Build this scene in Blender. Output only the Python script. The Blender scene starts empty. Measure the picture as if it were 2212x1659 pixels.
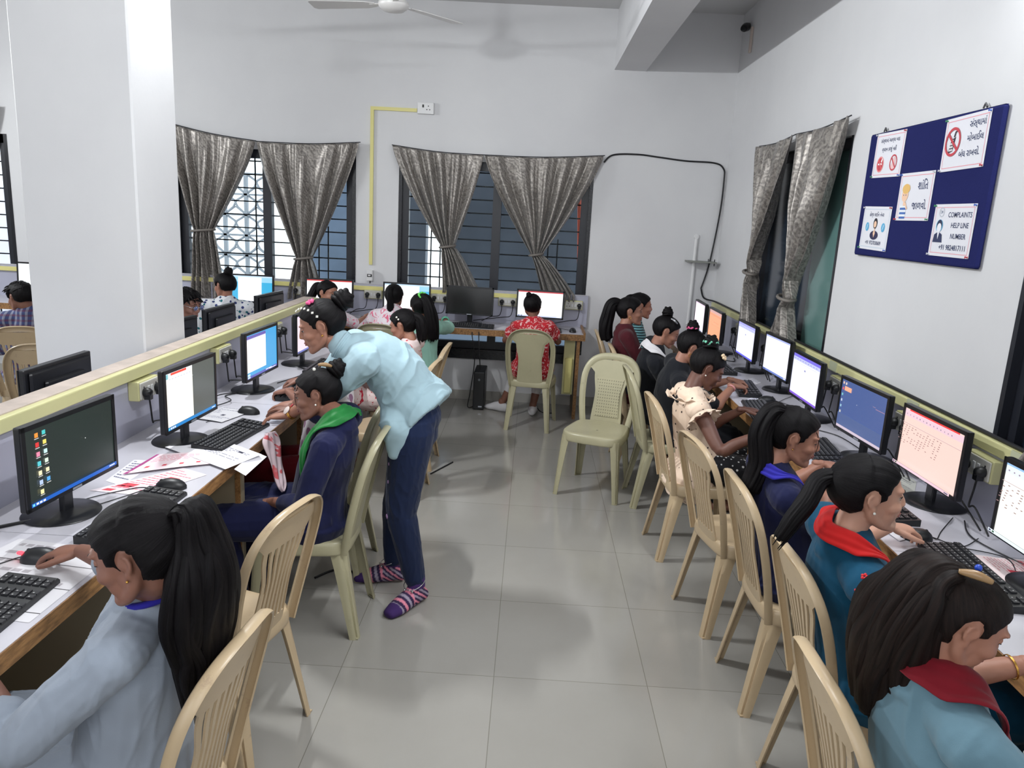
# Computer class room - Blender 4.5 scene script
EXPO = 0.8
SKY = 1.5
SCR = 0.7
TUBE = 6.0
FILL = 2.0  # power of the fill lamps added behind the camera
import bpy, math, random
import numpy as np
from math import sin, cos, pi, radians, sqrt, atan2
from mathutils import Vector, Matrix, noise
random.seed(7)
SC = bpy.context.scene
COL = SC.collection
V = Vector

def lin(c):
    c = c / 255.0
    return c / 12.92 if c <= 0.04045 else ((c + 0.055) / 1.055) ** 2.4
def rgb(r, g, b):
    return (lin(r), lin(g), lin(b), 1.0)

# ------------------------------------------------------------------ materials
def newmat(name):
    m = bpy.data.materials.new(name); m.use_nodes = True
    nt = m.node_tree
    return m, nt, nt.nodes['Principled BSDF']
def link(nt, a, b): nt.links.new(a, b)
def node(nt, t, **kw):
    n = nt.nodes.new(t)
    for k, v in kw.items():
        if k in n.inputs: n.inputs[k].default_value = v
        else: setattr(n, k, v)
    return n
def coords(nt, scale=(1, 1, 1), kind='Object'):
    tc = nt.nodes.new('ShaderNodeTexCoord'); mp = nt.nodes.new('ShaderNodeMapping')
    mp.inputs['Scale'].default_value = scale
    link(nt, tc.outputs[kind], mp.inputs['Vector']); return mp.outputs['Vector']
def ramp(nt, fac, stops, interp='LINEAR'):
    r = nt.nodes.new('ShaderNodeValToRGB'); r.color_ramp.interpolation = interp
    el = r.color_ramp.elements
    el[0].position, el[0].color = stops[0]; el[1].position, el[1].color = stops[-1]
    for p, c in stops[1:-1]:
        e = el.new(p); e.color = c
    link(nt, fac, r.inputs['Fac']); return r.outputs['Color']
def mixc(nt, fac, a, b, mode='MIX'):
    m = nt.nodes.new('ShaderNodeMix'); m.data_type = 'RGBA'; m.blend_type = mode
    for s, v in ((0, fac), (6, a), (7, b)):
        if hasattr(v, 'is_linked') or hasattr(v, 'links'): link(nt, v, m.inputs[s])
        else: m.inputs[s].default_value = v
    return m.outputs[2]
def bump(nt, b, h, strength=.3, dist=.01):
    n = nt.nodes.new('ShaderNodeBump'); n.inputs['Strength'].default_value = strength
    n.inputs['Distance'].default_value = dist
    link(nt, h, n.inputs['Height']); link(nt, n.outputs['Normal'], b.inputs['Normal'])
def noisetex(nt, vec, scale=5, detail=3, rough=.5):
    n = nt.nodes.new('ShaderNodeTexNoise'); n.inputs['Scale'].default_value = scale
    n.inputs['Detail'].default_value = detail; n.inputs['Roughness'].default_value = rough
    link(nt, vec, n.inputs['Vector']); return n.outputs['Fac']
_mc = {}
def plain(name, col, rough=.5, metal=0, spec=.5, var=0.0, vs=8, bmp=0, bs=60, coat=0):
    if name in _mc: return _mc[name]
    m, nt, b = newmat(name)
    b.inputs['Roughness'].default_value = rough; b.inputs['Metallic'].default_value = metal
    b.inputs['Specular IOR Level'].default_value = spec
    b.inputs['Coat Weight'].default_value = coat
    if var:
        f = noisetex(nt, coords(nt), vs, 4)
        lo = tuple(c * (1 - var) for c in col[:3]) + (1,); hi = tuple(min(1, c * (1 + var)) for c in col[:3]) + (1,)
        link(nt, ramp(nt, f, [(.3, lo), (.7, hi)]), b.inputs['Base Color'])
    else: b.inputs['Base Color'].default_value = col
    if bmp: bump(nt, b, noisetex(nt, coords(nt), bs, 4), bmp, .004)
    _mc[name] = m; return m
def attrmat(name, rough=.6, emit=0):
    if name in _mc: return _mc[name]
    m, nt, b = newmat(name)
    a = nt.nodes.new('ShaderNodeAttribute'); a.attribute_name = 'Col'
    b.inputs['Roughness'].default_value = rough
    if emit:
        b.inputs['Base Color'].default_value = (.01, .01, .01, 1); b.inputs['Roughness'].default_value = .25
        link(nt, a.outputs['Color'], b.inputs['Emission Color']); b.inputs['Emission Strength'].default_value = emit
    else: link(nt, a.outputs['Color'], b.inputs['Base Color'])
    _mc[name] = m; return m

# ------------------------------------------------------------------ mesh builder
class MB:
    def __init__(s): s.v = []; s.f = []; s.m = []; s.c = []; s.st = None
    def add(s, vs, fs, mi=0, col=None):
        o = len(s.v); s.v += [tuple(p) for p in vs]
        for f in fs: s.f.append(tuple(i + o for i in f)); s.m.append(mi); s.c.append(col)
        return s
    def box(s, a, b, mi=0, col=None, M=None):
        x0, y0, z0 = a; x1, y1, z1 = b
        vs = [V((x, y, z)) for z in (z0, z1) for y in (y0, y1) for x in (x0, x1)]
        if M: vs = [M @ p for p in vs]
        return s.add(vs, [(0, 2, 3, 1), (4, 5, 7, 6), (0, 1, 5, 4), (2, 6, 7, 3), (0, 4, 6, 2), (1, 3, 7, 5)], mi, col)
    def quad(s, pts, mi=0, col=None): return s.add(pts, [tuple(range(len(pts)))], mi, col)
    def grid(s, rows, mi=0, closed=False, col=None, skip=None):
        n = len(rows[0]); vs = [p for r in rows for p in r]; fs = []
        for i in range(len(rows) - 1):
            for j in range(n if closed else n - 1):
                if skip and skip(i, j): continue
                k = (j + 1) % n
                fs.append((i * n + j, i * n + k, (i + 1) * n + k, (i + 1) * n + j))
        return s.add(vs, fs, mi, col)
    def tube(s, pts, r, n=8, mi=0, col=None, caps=True, smoothpath=0):
        pts = [V(p) for p in pts]
        rr = list(r) if hasattr(r, '__len__') else [r] * len(pts)
        if smoothpath: pts, rr = resample(pts, rr, smoothpath)
        rows = []; ref = None
        for i, p in enumerate(pts):
            t = (pts[min(i + 1, len(pts) - 1)] - pts[max(i - 1, 0)]).normalized()
            if ref is None: ref = t.orthogonal().normalized()
            ref = (ref - t * ref.dot(t)).normalized(); b = t.cross(ref)
            rows.append([p + (ref * cos(a) + b * sin(a)) * rr[i] for a in [2 * pi * k / n for k in range(n)]])
        o = len(s.v); s.grid(rows, mi, True, col)
        if caps:
            s.f.append(tuple(o + k for k in reversed(range(n)))); s.m.append(mi); s.c.append(col)
            e = o + (len(rows) - 1) * n
            s.f.append(tuple(e + k for k in range(n))); s.m.append(mi); s.c.append(col)
        return s
    def lathe(s, prof, n=24, M=None, mi=0, col=None, axis='z'):
        rows = []
        for r, z in prof:
            row = [V((r * cos(2 * pi * k / n), r * sin(2 * pi * k / n), z)) for k in range(n)]
            rows.append([M @ p for p in row] if M else row)
        o = len(s.v); s.grid(rows, mi, True, col)
        s.f.append(tuple(o + k for k in reversed(range(n)))); s.m.append(mi); s.c.append(col)
        e = o + (len(rows) - 1) * n
        s.f.append(tuple(e + k for k in range(n))); s.m.append(mi); s.c.append(col)
        return s
    def ball(s, c, r, n=14, mi=0, col=None, R=None):
        r = r if hasattr(r, '__len__') else (r, r, r); rows = []; m = max(6, n // 2 + 1)
        for i in range(m + 1):
            a = pi * (i + .02) / (m + .04)
            row = [V((r[0] * sin(a) * cos(2 * pi * k / n), r[1] * sin(a) * sin(2 * pi * k / n), -r[2] * cos(a))) for k in range(n)]
            rows.append([(R @ p if R else p) + V(c) for p in row])
        o = len(s.v); s.grid(rows, mi, True, col)
        s.f.append(tuple(o + k for k in reversed(range(n)))); s.m.append(mi); s.c.append(col)
        e = o + m * n
        s.f.append(tuple(e + k for k in range(n))); s.m.append(mi); s.c.append(col)
        return s
    def prism(s, poly, z0, z1, M=None, mi=0, col=None):
        n = len(poly)
        vs = [V((x, y, z0)) for x, y in poly] + [V((x, y, z1)) for x, y in poly]
        if M: vs = [M @ p for p in vs]
        fs = [tuple(reversed(range(n))), tuple(range(n, 2 * n))] + [(i, (i + 1) % n, n + (i + 1) % n, n + i) for i in range(n)]
        return s.add(vs, fs, mi, col)
    def loft(s, pts, rads, side, n=16, sub=4, mi=0, col=None, ends=True):
        """elliptic tube; rads=(a along side, b across)."""
        pts = [V(p) for p in pts]; a = [r[0] for r in rads]; b = [r[1] for r in rads]
        if sub > 1:
            q, a = resample(pts, a, sub); _, b = resample(pts, b, sub); pts = q
        rows = []; side = V(side)
        L = len(pts)
        for i, p in enumerate(pts):
            t = (pts[min(i + 1, L - 1)] - pts[max(i - 1, 0)]).normalized()
            S = side - t * side.dot(t)
            if S.length < 1e-4: S = t.orthogonal()
            S.normalize(); B = t.cross(S)
            rows.append([p + S * cos(k) * max(a[i], 1e-4) + B * sin(k) * max(b[i], 1e-4) for k in [2 * pi * j / n for j in range(n)]])
        if ends:      # rounded ends
            def cap(row, c, d, h):
                out = []
                for u in (.5, .85):
                    out.append([c + (p - c) * sqrt(1 - u * u) + d * h * u for p in row])
                return out
            d0 = (pts[0] - pts[1]).normalized(); d1 = (pts[-1] - pts[-2]).normalized()
            h0 = min(a[0], b[0]); h1 = min(a[-1], b[-1])
            rows = list(reversed(cap(rows[0], pts[0], d0, h0))) + rows + cap(rows[-1], pts[-1], d1, h1)
        o = len(s.v); s.grid(rows, mi, True, col)
        s.f.append(tuple(o + k for k in reversed(range(n)))); s.m.append(mi); s.c.append(col)
        e = o + (len(rows) - 1) * n
        s.f.append(tuple(e + k for k in range(n))); s.m.append(mi); s.c.append(col)
        return s
    def mesh(s, name='mesh', smooth=True):
        me = bpy.data.meshes.new(name); me.from_pydata(s.v, [], s.f)
        if any(s.m): me.polygons.foreach_set('material_index', s.m)
        if any(c is not None for c in s.c):
            at = me.color_attributes.new('Col', 'FLOAT_COLOR', 'CORNER'); d = []
            for f, c in zip(s.f, s.c): d += list(c or (1, 1, 1, 1)) * len(f)
            at.data.foreach_set('color', d)
        if s.st is not None:
            at = me.attributes.new('strand', 'FLOAT_VECTOR', 'POINT'); at.data.foreach_set('vector', [x for p in s.st for x in p])
        if smooth:
            me.polygons.foreach_set('use_smooth', [True] * len(s.f))
        me.update(); return me
def resample(pts, rr, k):
    n = len(pts); P = []; R = []
    for i in range(n - 1):
        p0, p1, p2, p3 = pts[max(i - 1, 0)], pts[i], pts[i + 1], pts[min(i + 2, n - 1)]
        r0, r1, r2, r3 = rr[max(i - 1, 0)], rr[i], rr[i + 1], rr[min(i + 2, n - 1)]
        for j in range(k):
            t = j / k
            f = lambda a, b, c, d: (b * 2 + (c - a) * t + (a * 2 - b * 5 + c * 4 - d) * t * t + (b * 3 - a - c * 3 + d) * t ** 3) * .5
            P.append(f(p0, p1, p2, p3)); R.append(f(r0, r1, r2, r3))
    P.append(pts[-1]); R.append(rr[-1]); return P, R
def mkobj(name, me, mats=None, parent=None, loc=None, sharp=None, **props):
    if isinstance(me, MB): me = me.mesh(name, smooth=sharp is not None)
    o = bpy.data.objects.new(name, me); COL.objects.link(o)
    if mats is not None:
        for m in (mats if isinstance(mats, (list, tuple)) else [mats]): me.materials.append(m)
    if sharp is not None and isinstance(sharp, (int, float)) and sharp < 180:
        me.set_sharp_from_angle(angle=radians(sharp))
    if parent: o.parent = parent
    if loc: o.location = loc
    for k, v in props.items(): o[k] = v
    return o
def empty(name, loc, rz=0, label=None, cat=None, group=None):
    o = bpy.data.objects.new(name, None); COL.objects.link(o); o.empty_display_size = .05
    o.location = loc; o.rotation_euler = (0, 0, rz)
    return tag(o, label, cat, group)
def tag(o, label=None, cat=None, group=None, kind=None):
    if label: o['label'] = label
    if cat: o['category'] = cat
    if group: o['group'] = group
    if kind: o['kind'] = kind
    return o
def struct(name, mb, mats, sharp=None): return tag(mkobj(name, mb, mats, sharp=sharp), kind='structure')
def evalmesh(me, mods):
    """run modifiers on a mesh and return the finished mesh"""
    o = bpy.data.objects.new('tmp', me); COL.objects.link(o)
    for t, kw in mods:
        m = o.modifiers.new(t, t)
        for k, v in kw.items(): setattr(m, k, v)
    dg = bpy.context.evaluated_depsgraph_get(); dg.update()
    out = bpy.data.meshes.new_from_object(o.evaluated_get(dg), depsgraph=dg)
    bpy.data.objects.remove(o); bpy.data.meshes.remove(me)
    out.polygons.foreach_set('use_smooth', [True] * len(out.polygons))
    return out
def copytree(root, loc, rz, label=None, group=None):
    r = root.copy(); COL.objects.link(r); r.location = loc; r.rotation_euler = (0, 0, rz)
    if label: r['label'] = label
    if group: r['group'] = group
    for ch in list(root.children):
        c = ch.copy(); COL.objects.link(c); c.parent = r
        for g in ch.children:
            d = g.copy(); COL.objects.link(d); d.parent = c
    return r
def rbox(mb, a, b, r=.004, mi=0, col=None, M=None):
    """box with chamfered vertical/horizontal edges"""
    x0, y0, z0 = a; x1, y1, z1 = b
    r = min(r, (x1 - x0) / 2.01, (y1 - y0) / 2.01, (z1 - z0) / 2.01)
    def ring(i, z): 
        return [V(p) for p in ((x0 + i + r, y0 + i, z), (x1 - i - r, y0 + i, z), (x1 - i, y0 + i + r, z), (x1 - i, y1 - i - r, z), (x1 - i - r, y1 - i, z), (x0 + i + r, y1 - i, z), (x0 + i, y1 - i - r, z), (x0 + i, y0 + i + r, z))]
    rows = [ring(r * .7, z0), ring(r * .2, z0 + r * .3), ring(0, z0 + r), ring(0, z1 - r), ring(r * .2, z1 - r * .3), ring(r * .7, z1)]
    if M: rows = [[M @ p for p in row] for row in rows]
    o = len(mb.v); mb.grid(rows, mi, True, col)
    mb.f.append(tuple(o + k for k in reversed(range(8)))); mb.m.append(mi); mb.c.append(col)
    mb.f.append(tuple(o + 40 + k for k in range(8))); mb.m.append(mi); mb.c.append(col)
    return mb
# ------------------------------------------------------------------ camera
cam = bpy.data.cameras.new('camera'); camo = bpy.data.objects.new('camera', cam); COL.objects.link(camo)
cam.sensor_width = 36; cam.lens = 1637.5 / 2212 * 36; cam.clip_start = .05
yaw, pitch, roll = 0.01834266, 0.22072449, 0.05281211
Mc = Matrix.Rotation(yaw, 4, 'Z') @ Matrix.Rotation(pi / 2 - pitch, 4, 'X') @ Matrix.Rotation(roll, 4, 'Z')
Mc.translation = V((0, 0, 1.8)); camo.matrix_world = Mc
SC.camera = camo
SC.view_settings.view_transform = 'Standard'; SC.view_settings.look = 'None'
SC.view_settings.exposure = EXPO; SC.view_settings.gamma = 1; SC.view_settings.use_curve_mapping = False

YB, XR, XL, CEIL, YN = 7.24, 1.73, -6.2, 3.6, -1.2     # back wall, right wall, left wall, ceiling, near wall
M_wall, nt, b = newmat('wall_paint'); b.inputs['Roughness'].default_value = .55
f = noisetex(nt, coords(nt), 1.3, 5, .6)
link(nt, ramp(nt, f, [(.3, rgb(211, 211, 213)), (.75, rgb(219, 219, 220))]), b.inputs['Base Color'])
bump(nt, b, noisetex(nt, coords(nt), 45, 3), .08, .004)
M_lower = plain('wall_under_window', rgb(205, 203, 198), .6, var=.08, vs=3)
M_ceil = plain('ceiling_paint', rgb(205, 205, 205), .8)
M_black = plain('black_granite', rgb(26, 27, 33), .25, var=.3, vs=60)
M_frame = plain('dark_window_frame', rgb(32, 34, 42), .35)
M_bar = plain('window_bar_iron', rgb(24, 26, 34), .45)
M_cream = plain('cream_plastic_trunking', rgb(205, 202, 150), .4, var=.05, vs=3)
M_yellow = plain('yellow_plastic_trunking', rgb(222, 214, 140), .4)
M_white = plain('white_plastic', rgb(222, 222, 222), .35)
# floor tiles
M_floor, nt, b = newmat('glossy_vitrified_floor_tile')
tc = coords(nt)
br = nt.nodes.new('ShaderNodeTexBrick'); br.offset = 0; br.inputs['Scale'].default_value = 1
br.inputs['Brick Width'].default_value = .61; br.inputs['Row Height'].default_value = .61
br.inputs['Mortar Size'].default_value = .0016; br.inputs['Mortar Smooth'].default_value = .3; br.inputs['Bias'].default_value = 0
br.inputs['Color1'].default_value = rgb(153, 150, 144); br.inputs['Color2'].default_value = rgb(158, 155, 149); br.inputs['Mortar'].default_value = rgb(112, 108, 100)
link(nt, tc, br.inputs['Vector'])
g = noisetex(nt, coords(nt, kind='Object'), 2.2, 6, .6)
link(nt, mixc(nt, .5, br.outputs['Color'], ramp(nt, g, [(.3, rgb(176, 174, 168)), (.7, rgb(190, 188, 182))]), 'MIX'), b.inputs['Base Color'])
nt.links.remove(b.inputs['Base Color'].links[0])
mm = mixc(nt, .12, br.outputs['Color'], ramp(nt, g, [(.3, rgb(136, 133, 127)), (.7, rgb(172, 170, 164))]))
link(nt, mm, b.inputs['Base Color'])
b.inputs['Roughness'].default_value = .13; b.inputs['Specular IOR Level'].default_value = .5
bump(nt, b, noisetex(nt, coords(nt), 3.0, 2), .02, .02)
fl = struct('floor', MB().box((XL - .1, YN - .1, -.12), (XR + .12, YB + .12, 0)), M_floor)
fl.location = (0, 0, 0)
fl.data.transform(Matrix.Translation((.06 - .61 * 20, -3.3 + .61 * 20 - .0, 0))); fl.location = (-.06 + .61 * 20, 3.3 - .61 * 20, 0)
struct('ceiling', MB().box((XL - .1, YN - .1, CEIL), (XR + .12, YB + .12, CEIL + .1)), M_ceil)
def wall_with_holes(name, axis, at, t, a0, a1, z1, holes, mats):
    """wall in the plane axis=at (thickness t outwards) spanning a0..a1, with rectangular holes (a,b,z0,z1)."""
    A = sorted({a0, a1} | {h[0] for h in holes} | {h[1] for h in holes}); Z = sorted({0, z1} | {h[2] for h in holes} | {h[3] for h in holes})
    mb = MB()
    for i in range(len(A) - 1):
        for k in range(len(Z) - 1):
            ca, cz = (A[i] + A[i + 1]) / 2, (Z[k] + Z[k + 1]) / 2
            if any(h[0] < ca < h[1] and h[2] < cz < h[3] for h in holes): continue
            if axis == 'y': mb.box((A[i], min(at, at + t), Z[k]), (A[i + 1], max(at, at + t), Z[k + 1]))
            else: mb.box((min(at, at + t), A[i], Z[k]), (max(at, at + t), A[i + 1], Z[k + 1]))
    return struct(name, mb, mats)
WB = [(-6.1, -4.97, .5, 2.28), (-3.36, -1.70, .5, 2.26), (-1.26, .50, .5, 2.25)]     # back windows
WR = [(4.44, 6.0, .9, 2.32), (1.2, 2.72, .9, 2.32)]                                    # right wall windows
wall_with_holes('wall_back', 'y', YB, .22, XL - .1, XR + .2, CEIL, WB, M_wall)
wall_with_holes('wall_right', 'x', XR, .2, YN - .1, YB, CEIL, WR, M_wall)
struct('wall_left', MB().box((XL - .2, YN - .1, 0), (XL, YB, CEIL)), M_wall)
struct('wall_front', MB().box((XL - .1, YN - .2, 0), (XR + .2, YN, CEIL)), M_wall)
struct('beam', MB().box((.632, YN, 3.098), (.912, YB, CEIL)), M_wall)
struct('pillar', rbox(MB(), (-2.31, 3.445, 0), (-1.785, 3.86, CEIL), .008), M_wall)
struct('baseboard_back', MB().box((XL, YB - .012, 0), (XR, YB, .09)), plain('skirting_tile', rgb(176, 173, 166), .2))
struct('baseboard_right', MB().box((XR - .012, YN, 0), (XR, YB - .012, .09)), _mc['skirting_tile'])

# ------------------------------------------------------------------ windows
M_glass, nt, b = newmat('window_glass')
b.inputs['Base Color'].default_value = (.9, .95, .95, 1); b.inputs['Roughness'].default_value = .02
b.inputs['Transmission Weight'].default_value = 1; b.inputs['IOR'].default_value = 1.05
M_frost, nt, b = newmat('frosted_window_glass')
b.inputs['Base Color'].default_value = rgb(150, 168, 186); b.inputs['Roughness'].default_value = .45
b.inputs['Transmission Weight'].default_value = .55; b.inputs['IOR'].default_value = 1.1
M_dglass, nt, b = newmat('dark_tinted_glass')
b.inputs['Base Color'].default_value = rgb(66, 76, 90); b.inputs['Roughness'].default_value = .18
b.inputs['Transmission Weight'].default_value = .3; b.inputs['IOR'].default_value = 1.3
M_teal = plain('dark_teal_glass', rgb(50, 80, 80), .15)
def window_back(n, x0, x1, z0, z1, mull, panes):
    """dark sliding window with iron bars; panes = [(x0,x1,material)]"""
    mb = MB(); fw = .055; y0, y1 = YB + .03, YB + .09
    mb.box((x0, y0, z0), (x0 + fw + .02, y1, z1)).box((x1 - fw - .02, y0, z0), (x1, y1, z1)).box((x0, y0, z1 - .08), (x1, y1, z1)).box((x0, y0, z0), (x1, y1, z0 + .07))
    for m in mull: mb.box((m - .04, y0 - .005, z0), (m + .04, y1 + .01, z1))
    w = struct('window_%d' % n, mb, M_frame)
    g = MB(); gs = {}
    for a, c, m in panes:
        gs.setdefault(m.name, (m, MB()))[1].box((a, y1 - .03, z0 + (.29 if n == 3 else .06)), (c, y1 - .026, z1 - .07))
    for k, (m, q) in gs.items(): mkobj('pane', q, m, w)
    if n == 3: mkobj('pane', MB().box((-1.2, y1 - .045, .55), (.44, y1 - .04, .77)), M_frost, w)
    bars = MB(); z = z0 + .17
    while z < z1 - .06:
        bars.box((x0 + .05, y0 + .085, z - .006), (x1 - .05, y0 + .097, z + .006)); z += .124
    for m in (mull[0] - .14, mull[0] - .055) if n != 3 else (x0 + .28, x0 + .37): bars.box((m - .006, y0 + .08, z0 + .05), (m + .006, y0 + .09, z1 - .05))
    for m in (x1 - .36, x1 - .27): bars.box((m - .006, y0 + .08, z0 + .05), (m + .006, y0 + .09, z0 + (z1 - z0) * .62))
    mkobj('bars', bars, M_bar, w)
    sill = MB().box((x0 - .0, YB - .028, z0 - .09), (x1, YB + .14, z0)); mkobj('sill', sill, M_black, w)
    jam = MB().box((x0 - .02, YB - .004, z0), (x0 + .012, YB + .2, z1)).box((x1 - .012, YB - .004, z0), (x1 + .02, YB + .2, z1))
    mkobj('jamb', jam, M_black, w)
    return w
window_back(1, *WB[0], [-5.5], [(-6.05, -5.0, M_glass)])
window_back(2, *WB[1], [-2.525], [(-3.3, -2.53, M_glass), (-2.52, -1.76, M_glass)])
w3 = window_back(3, *WB[2], [-.36], [(-1.2, -.36, M_glass), (-.36, .44, M_glass)])
mkobj('transom', MB().box((-1.2, YB + .03, .76), (.44, YB + .09, .80)), M_frame, w3)
# right wall windows: dark frame, dark teal panes, one leaf standing half open
for n, (a, c, z0, z1) in ((4, WR[0]), (5, WR[1])):
    mb = MB(); x0, x1 = XR + .03, XR + .09
    mb.box((x0, a, z0), (x1, a + .06, z1)).box((x0, c - .06, z0), (x1, c, z1)).box((x0, a, z1 - .06), (x1, c, z1)).box((x0, a, z0), (x1, c, z0 + .06)).box((x0, (a + c) / 2 - .04, z0), (x1, (a + c) / 2 + .04, z1))
    w = struct('window_%d' % n, mb, M_frame)
    mkobj('pane', MB().box((x1 - .03, a + .05, z0 + .05), (x1 - .025, a + .55, z1 - .05)), plain('teal_pane', rgb(96, 130, 126), .2), w)
    mkobj('pane', MB().box((x1 - .03, a + .55, z0 + .05), (x1 - .025, c - .05, z1 - .05)), plain('dark_pane', rgb(40, 50, 62), .15), w)
    mkobj('jamb', MB().box((XR - .004, c - .012, z0), (XR + .18, c + .014, z1)).box((XR - .004, a - .014, z0), (XR + .18, a + .012, z1)), M_black if n == 4 else M_frame, w)
# grey leaf seen between the curtains: half open shutter outside the window
tag(mkobj('window_shutter', MB().box((XR + .12, 4.95, .95), (XR + .14, 5.3, 2.2)), plain('grey_shutter', rgb(120, 124, 128), .4)), 'pale grey shutter leaf seen between the curtains of the right wall window', 'shutter')

# ------------------------------------------------------------------ outside the back windows
M_conc = plain('outside_plaster', rgb(222, 226, 230), .8, var=.05)
def jali(name, x0, z0, w, h, y, nx, nz):
    """pierced concrete screen of leaf shaped bars"""
    mb = MB(); cw, ch = w / nx, h / nz
    for i in range(nx + 1): mb.box((x0 + i * cw - .02, y, z0), (x0 + i * cw + .02, y + .05, z0 + h))
    for k in range(nz + 1): mb.box((x0, y, z0 + k * ch - .012), (x0 + w, y + .05, z0 + k * ch + .012))
    for i in range(nx):
        for k in range(nz):
            cx, cz = x0 + (i + .5) * cw, z0 + (k + .5) * ch
            for s in (-1, 1):
                mb.tube([(cx - s * cw / 2, y + .02, cz - ch / 2), (cx - s * cw * .1, y + .02, cz - ch * .12), (cx + s * cw * .05, y + .02, cz + ch * .2), (cx + s * cw / 2, y + .02, cz + ch / 2)], .014, 5)
                mb.tube([(cx + s * cw / 2, y + .02, cz - ch / 2), (cx, y + .02, cz - ch * .1)], .01, 5)
    return mb
tag(mkobj('lattice_screen', jali('j', -4.75, -.3, 1.55, 2.4, 9.2, 6, 10), plain('lattice_concrete', rgb(165, 170, 175), .8)), 'pierced white lattice screen outside the left back window', 'lattice screen')
tag(mkobj('building_wall', MB().box((-1.2, 8.55, -.3), (-1.5, 8.75, 3.6)).box((-.86, 8.4, .70), (2.6, 8.6, 4)), plain('dark_outside_wall', rgb(92, 98, 108), .7, var=.15, vs=2)), 'dark grey wall of the next building behind the middle window', 'wall')
tag(mkobj('building_wall', MB().box((-2.72, 8.9, -.3), (-1.9, 9.0, 4)), plain('grey_outside_wall', rgb(120, 136, 156), .7, var=.15, vs=3)), 'blue grey wall outside the right half of the left back window', 'wall')
tag(mkobj('hanging_pipe', MB().tube([(.42, 7.62, 2.0), (.46, 7.62, 1.35)], .018), plain('orange_plastic', rgb(225, 110, 85), .4)), 'orange pipe hanging outside the middle window', 'pipe')
tag(mkobj('building_wall', MB().box((-9, 11.5, -.3), (-5.4, 11.6, 1.8)), plain('pinkish_outside', rgb(205, 200, 210), .8, var=.15, vs=1.5)), 'pale blurred wall outside the far left window', 'wall')
tag(mkobj('ground', MB().box((-14, YB + .25, -.4), (6, 16, -.3)), M_conc), 'pale paved yard outside the back windows', 'ground')

# world daylight
W = bpy.data.worlds.new('World'); SC.world = W; W.use_nodes = True
nt = W.node_tree; bg = nt.nodes['Background']
bg.inputs['Color'].default_value = (.86, .93, 1.0, 1); bg.inputs['Strength'].default_value = SKY

# ------------------------------------------------------------------ curtains
M_cur, nt, b = newmat('silver_brown_curtain')
f = noisetex(nt, coords(nt, (9, 9, 9)), 6, 6, .7)
w = nt.nodes.new('ShaderNodeTexWave'); w.wave_type = 'BANDS'; w.bands_direction = 'DIAGONAL'; w.inputs['Scale'].default_value = 14; w.inputs['Distortion'].default_value = 14; w.inputs['Detail'].default_value = 3
link(nt, coords(nt), w.inputs['Vector'])
c1 = ramp(nt, f, [(.35, rgb(92, 88, 86)), (.65, rgb(160, 155, 150))])
link(nt, mixc(nt, .3, c1, ramp(nt, w.outputs['Fac'], [(.3, rgb(90, 80, 72)), (.8, rgb(186, 178, 166))])), b.inputs['Base Color'])
b.inputs['Roughness'].default_value = .36; b.inputs['Metallic'].default_value = .35; b.inputs['Sheen Weight'].default_value = .3
bump(nt, b, f, .25, .004)
def curtain(name, P, ax, n_out, label, tie=.62, seed=0, folds=11, parent=None, hem=None, lower=None, group='tied back curtains'):
    """P=(left top, right top, tie point, tie half width, bottom left, bottom right) along the wall axis; ax(a, out, z)->point"""
    (tl, ztl), (tr, ztr), (tp, zt), hw, (bl, zb), (br_, zb2) = P
    rnd = random.Random(seed); NU, NV = 150, 90; rows = []
    ph = [rnd.uniform(0, 6.28) for _ in range(6)]
    for j in range(NV + 1):
        v = j / NV; row = []
        for i in range(NU + 1):
            u = i / NU
            ta, tz = tl + (tr - tl) * u, ztl + (ztr - ztl) * u - .018 * sin(pi * u) 
            if v < tie:
                k = v / tie
                e = k ** 1.25
                a = ta * (1 - e) + (tp + hw * (2 * u - 1)) * e
                ed = abs(2 * u - 1)
                z = tz * (1 - k) + zt * k
                z += .0
                comp = 1 - k * .75
            else:
                k = (v - tie) / (1 - tie); e = min(1, k * 1.15) ** .8
                bb = bl + (br_ - bl) * u
                a = (tp + hw * (2 * u - 1)) * (1 - e) + bb * e
                z = zt * (1 - k) + (zb + (zb2 - zb) * u) * k; comp = .25 + .6 * e
            amp = .012 + .022 * min(1, v * 3) 
            if abs(v - tie) < .05: amp *= .55 + .45 * abs(v - tie) / .05
            fold = sin(u * folds * .55 * 6.28 + ph[0] + 1.9 * sin(u * 7 + ph[1]) + .6 * sin(v * 5 + ph[3])) * amp * 1.25 + sin(u * folds * 1.5 * 6.28 + ph[2] + sin(v * 7 + ph[4])) * amp * .4 * (.5 + .5 * sin(u * 11 + ph[5])) + .01 * noise.noise(V((u * 14, v * 7, seed)))
            pinch = .02 * sin(pi * u) * min(1, v / tie if v < tie else 1)
            row.append(ax(a, n_out + fold + pinch + .01, z))
        rows.append(row)
    mb = MB().grid(rows)
    me = evalmesh(mb.mesh(name), [('SOLIDIFY', dict(thickness=.0025))])
    o = mkobj(name, me, M_cur, sharp=180)
    tag(o, label, 'curtain', group)
    # tie band
    pts = []
    for k in range(17):
        t = 2 * pi * k / 16
        pts.append(ax(tp + (hw + .012) * cos(t), n_out + .03 + .052 * sin(t), zt + .012 * cos(t)))
    mkobj('tie_band', MB().tube(pts, .011, 8, caps=False), plain('curtain_tie', rgb(118, 112, 106), .5), o, sharp=60)
    # rod
    rod = MB().tube([ax(tl - .01, n_out, ztl + .004), ax((tl + tr) / 2, n_out, (ztl + ztr) / 2 - .013), ax(tr + .01, n_out, ztr + .004)], .004, 6, smoothpath=4)
    mkobj('curtain_wire', rod, M_frame, o)
    return o
bx = lambda a, out, z: V((a, YB - out, z))
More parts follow.
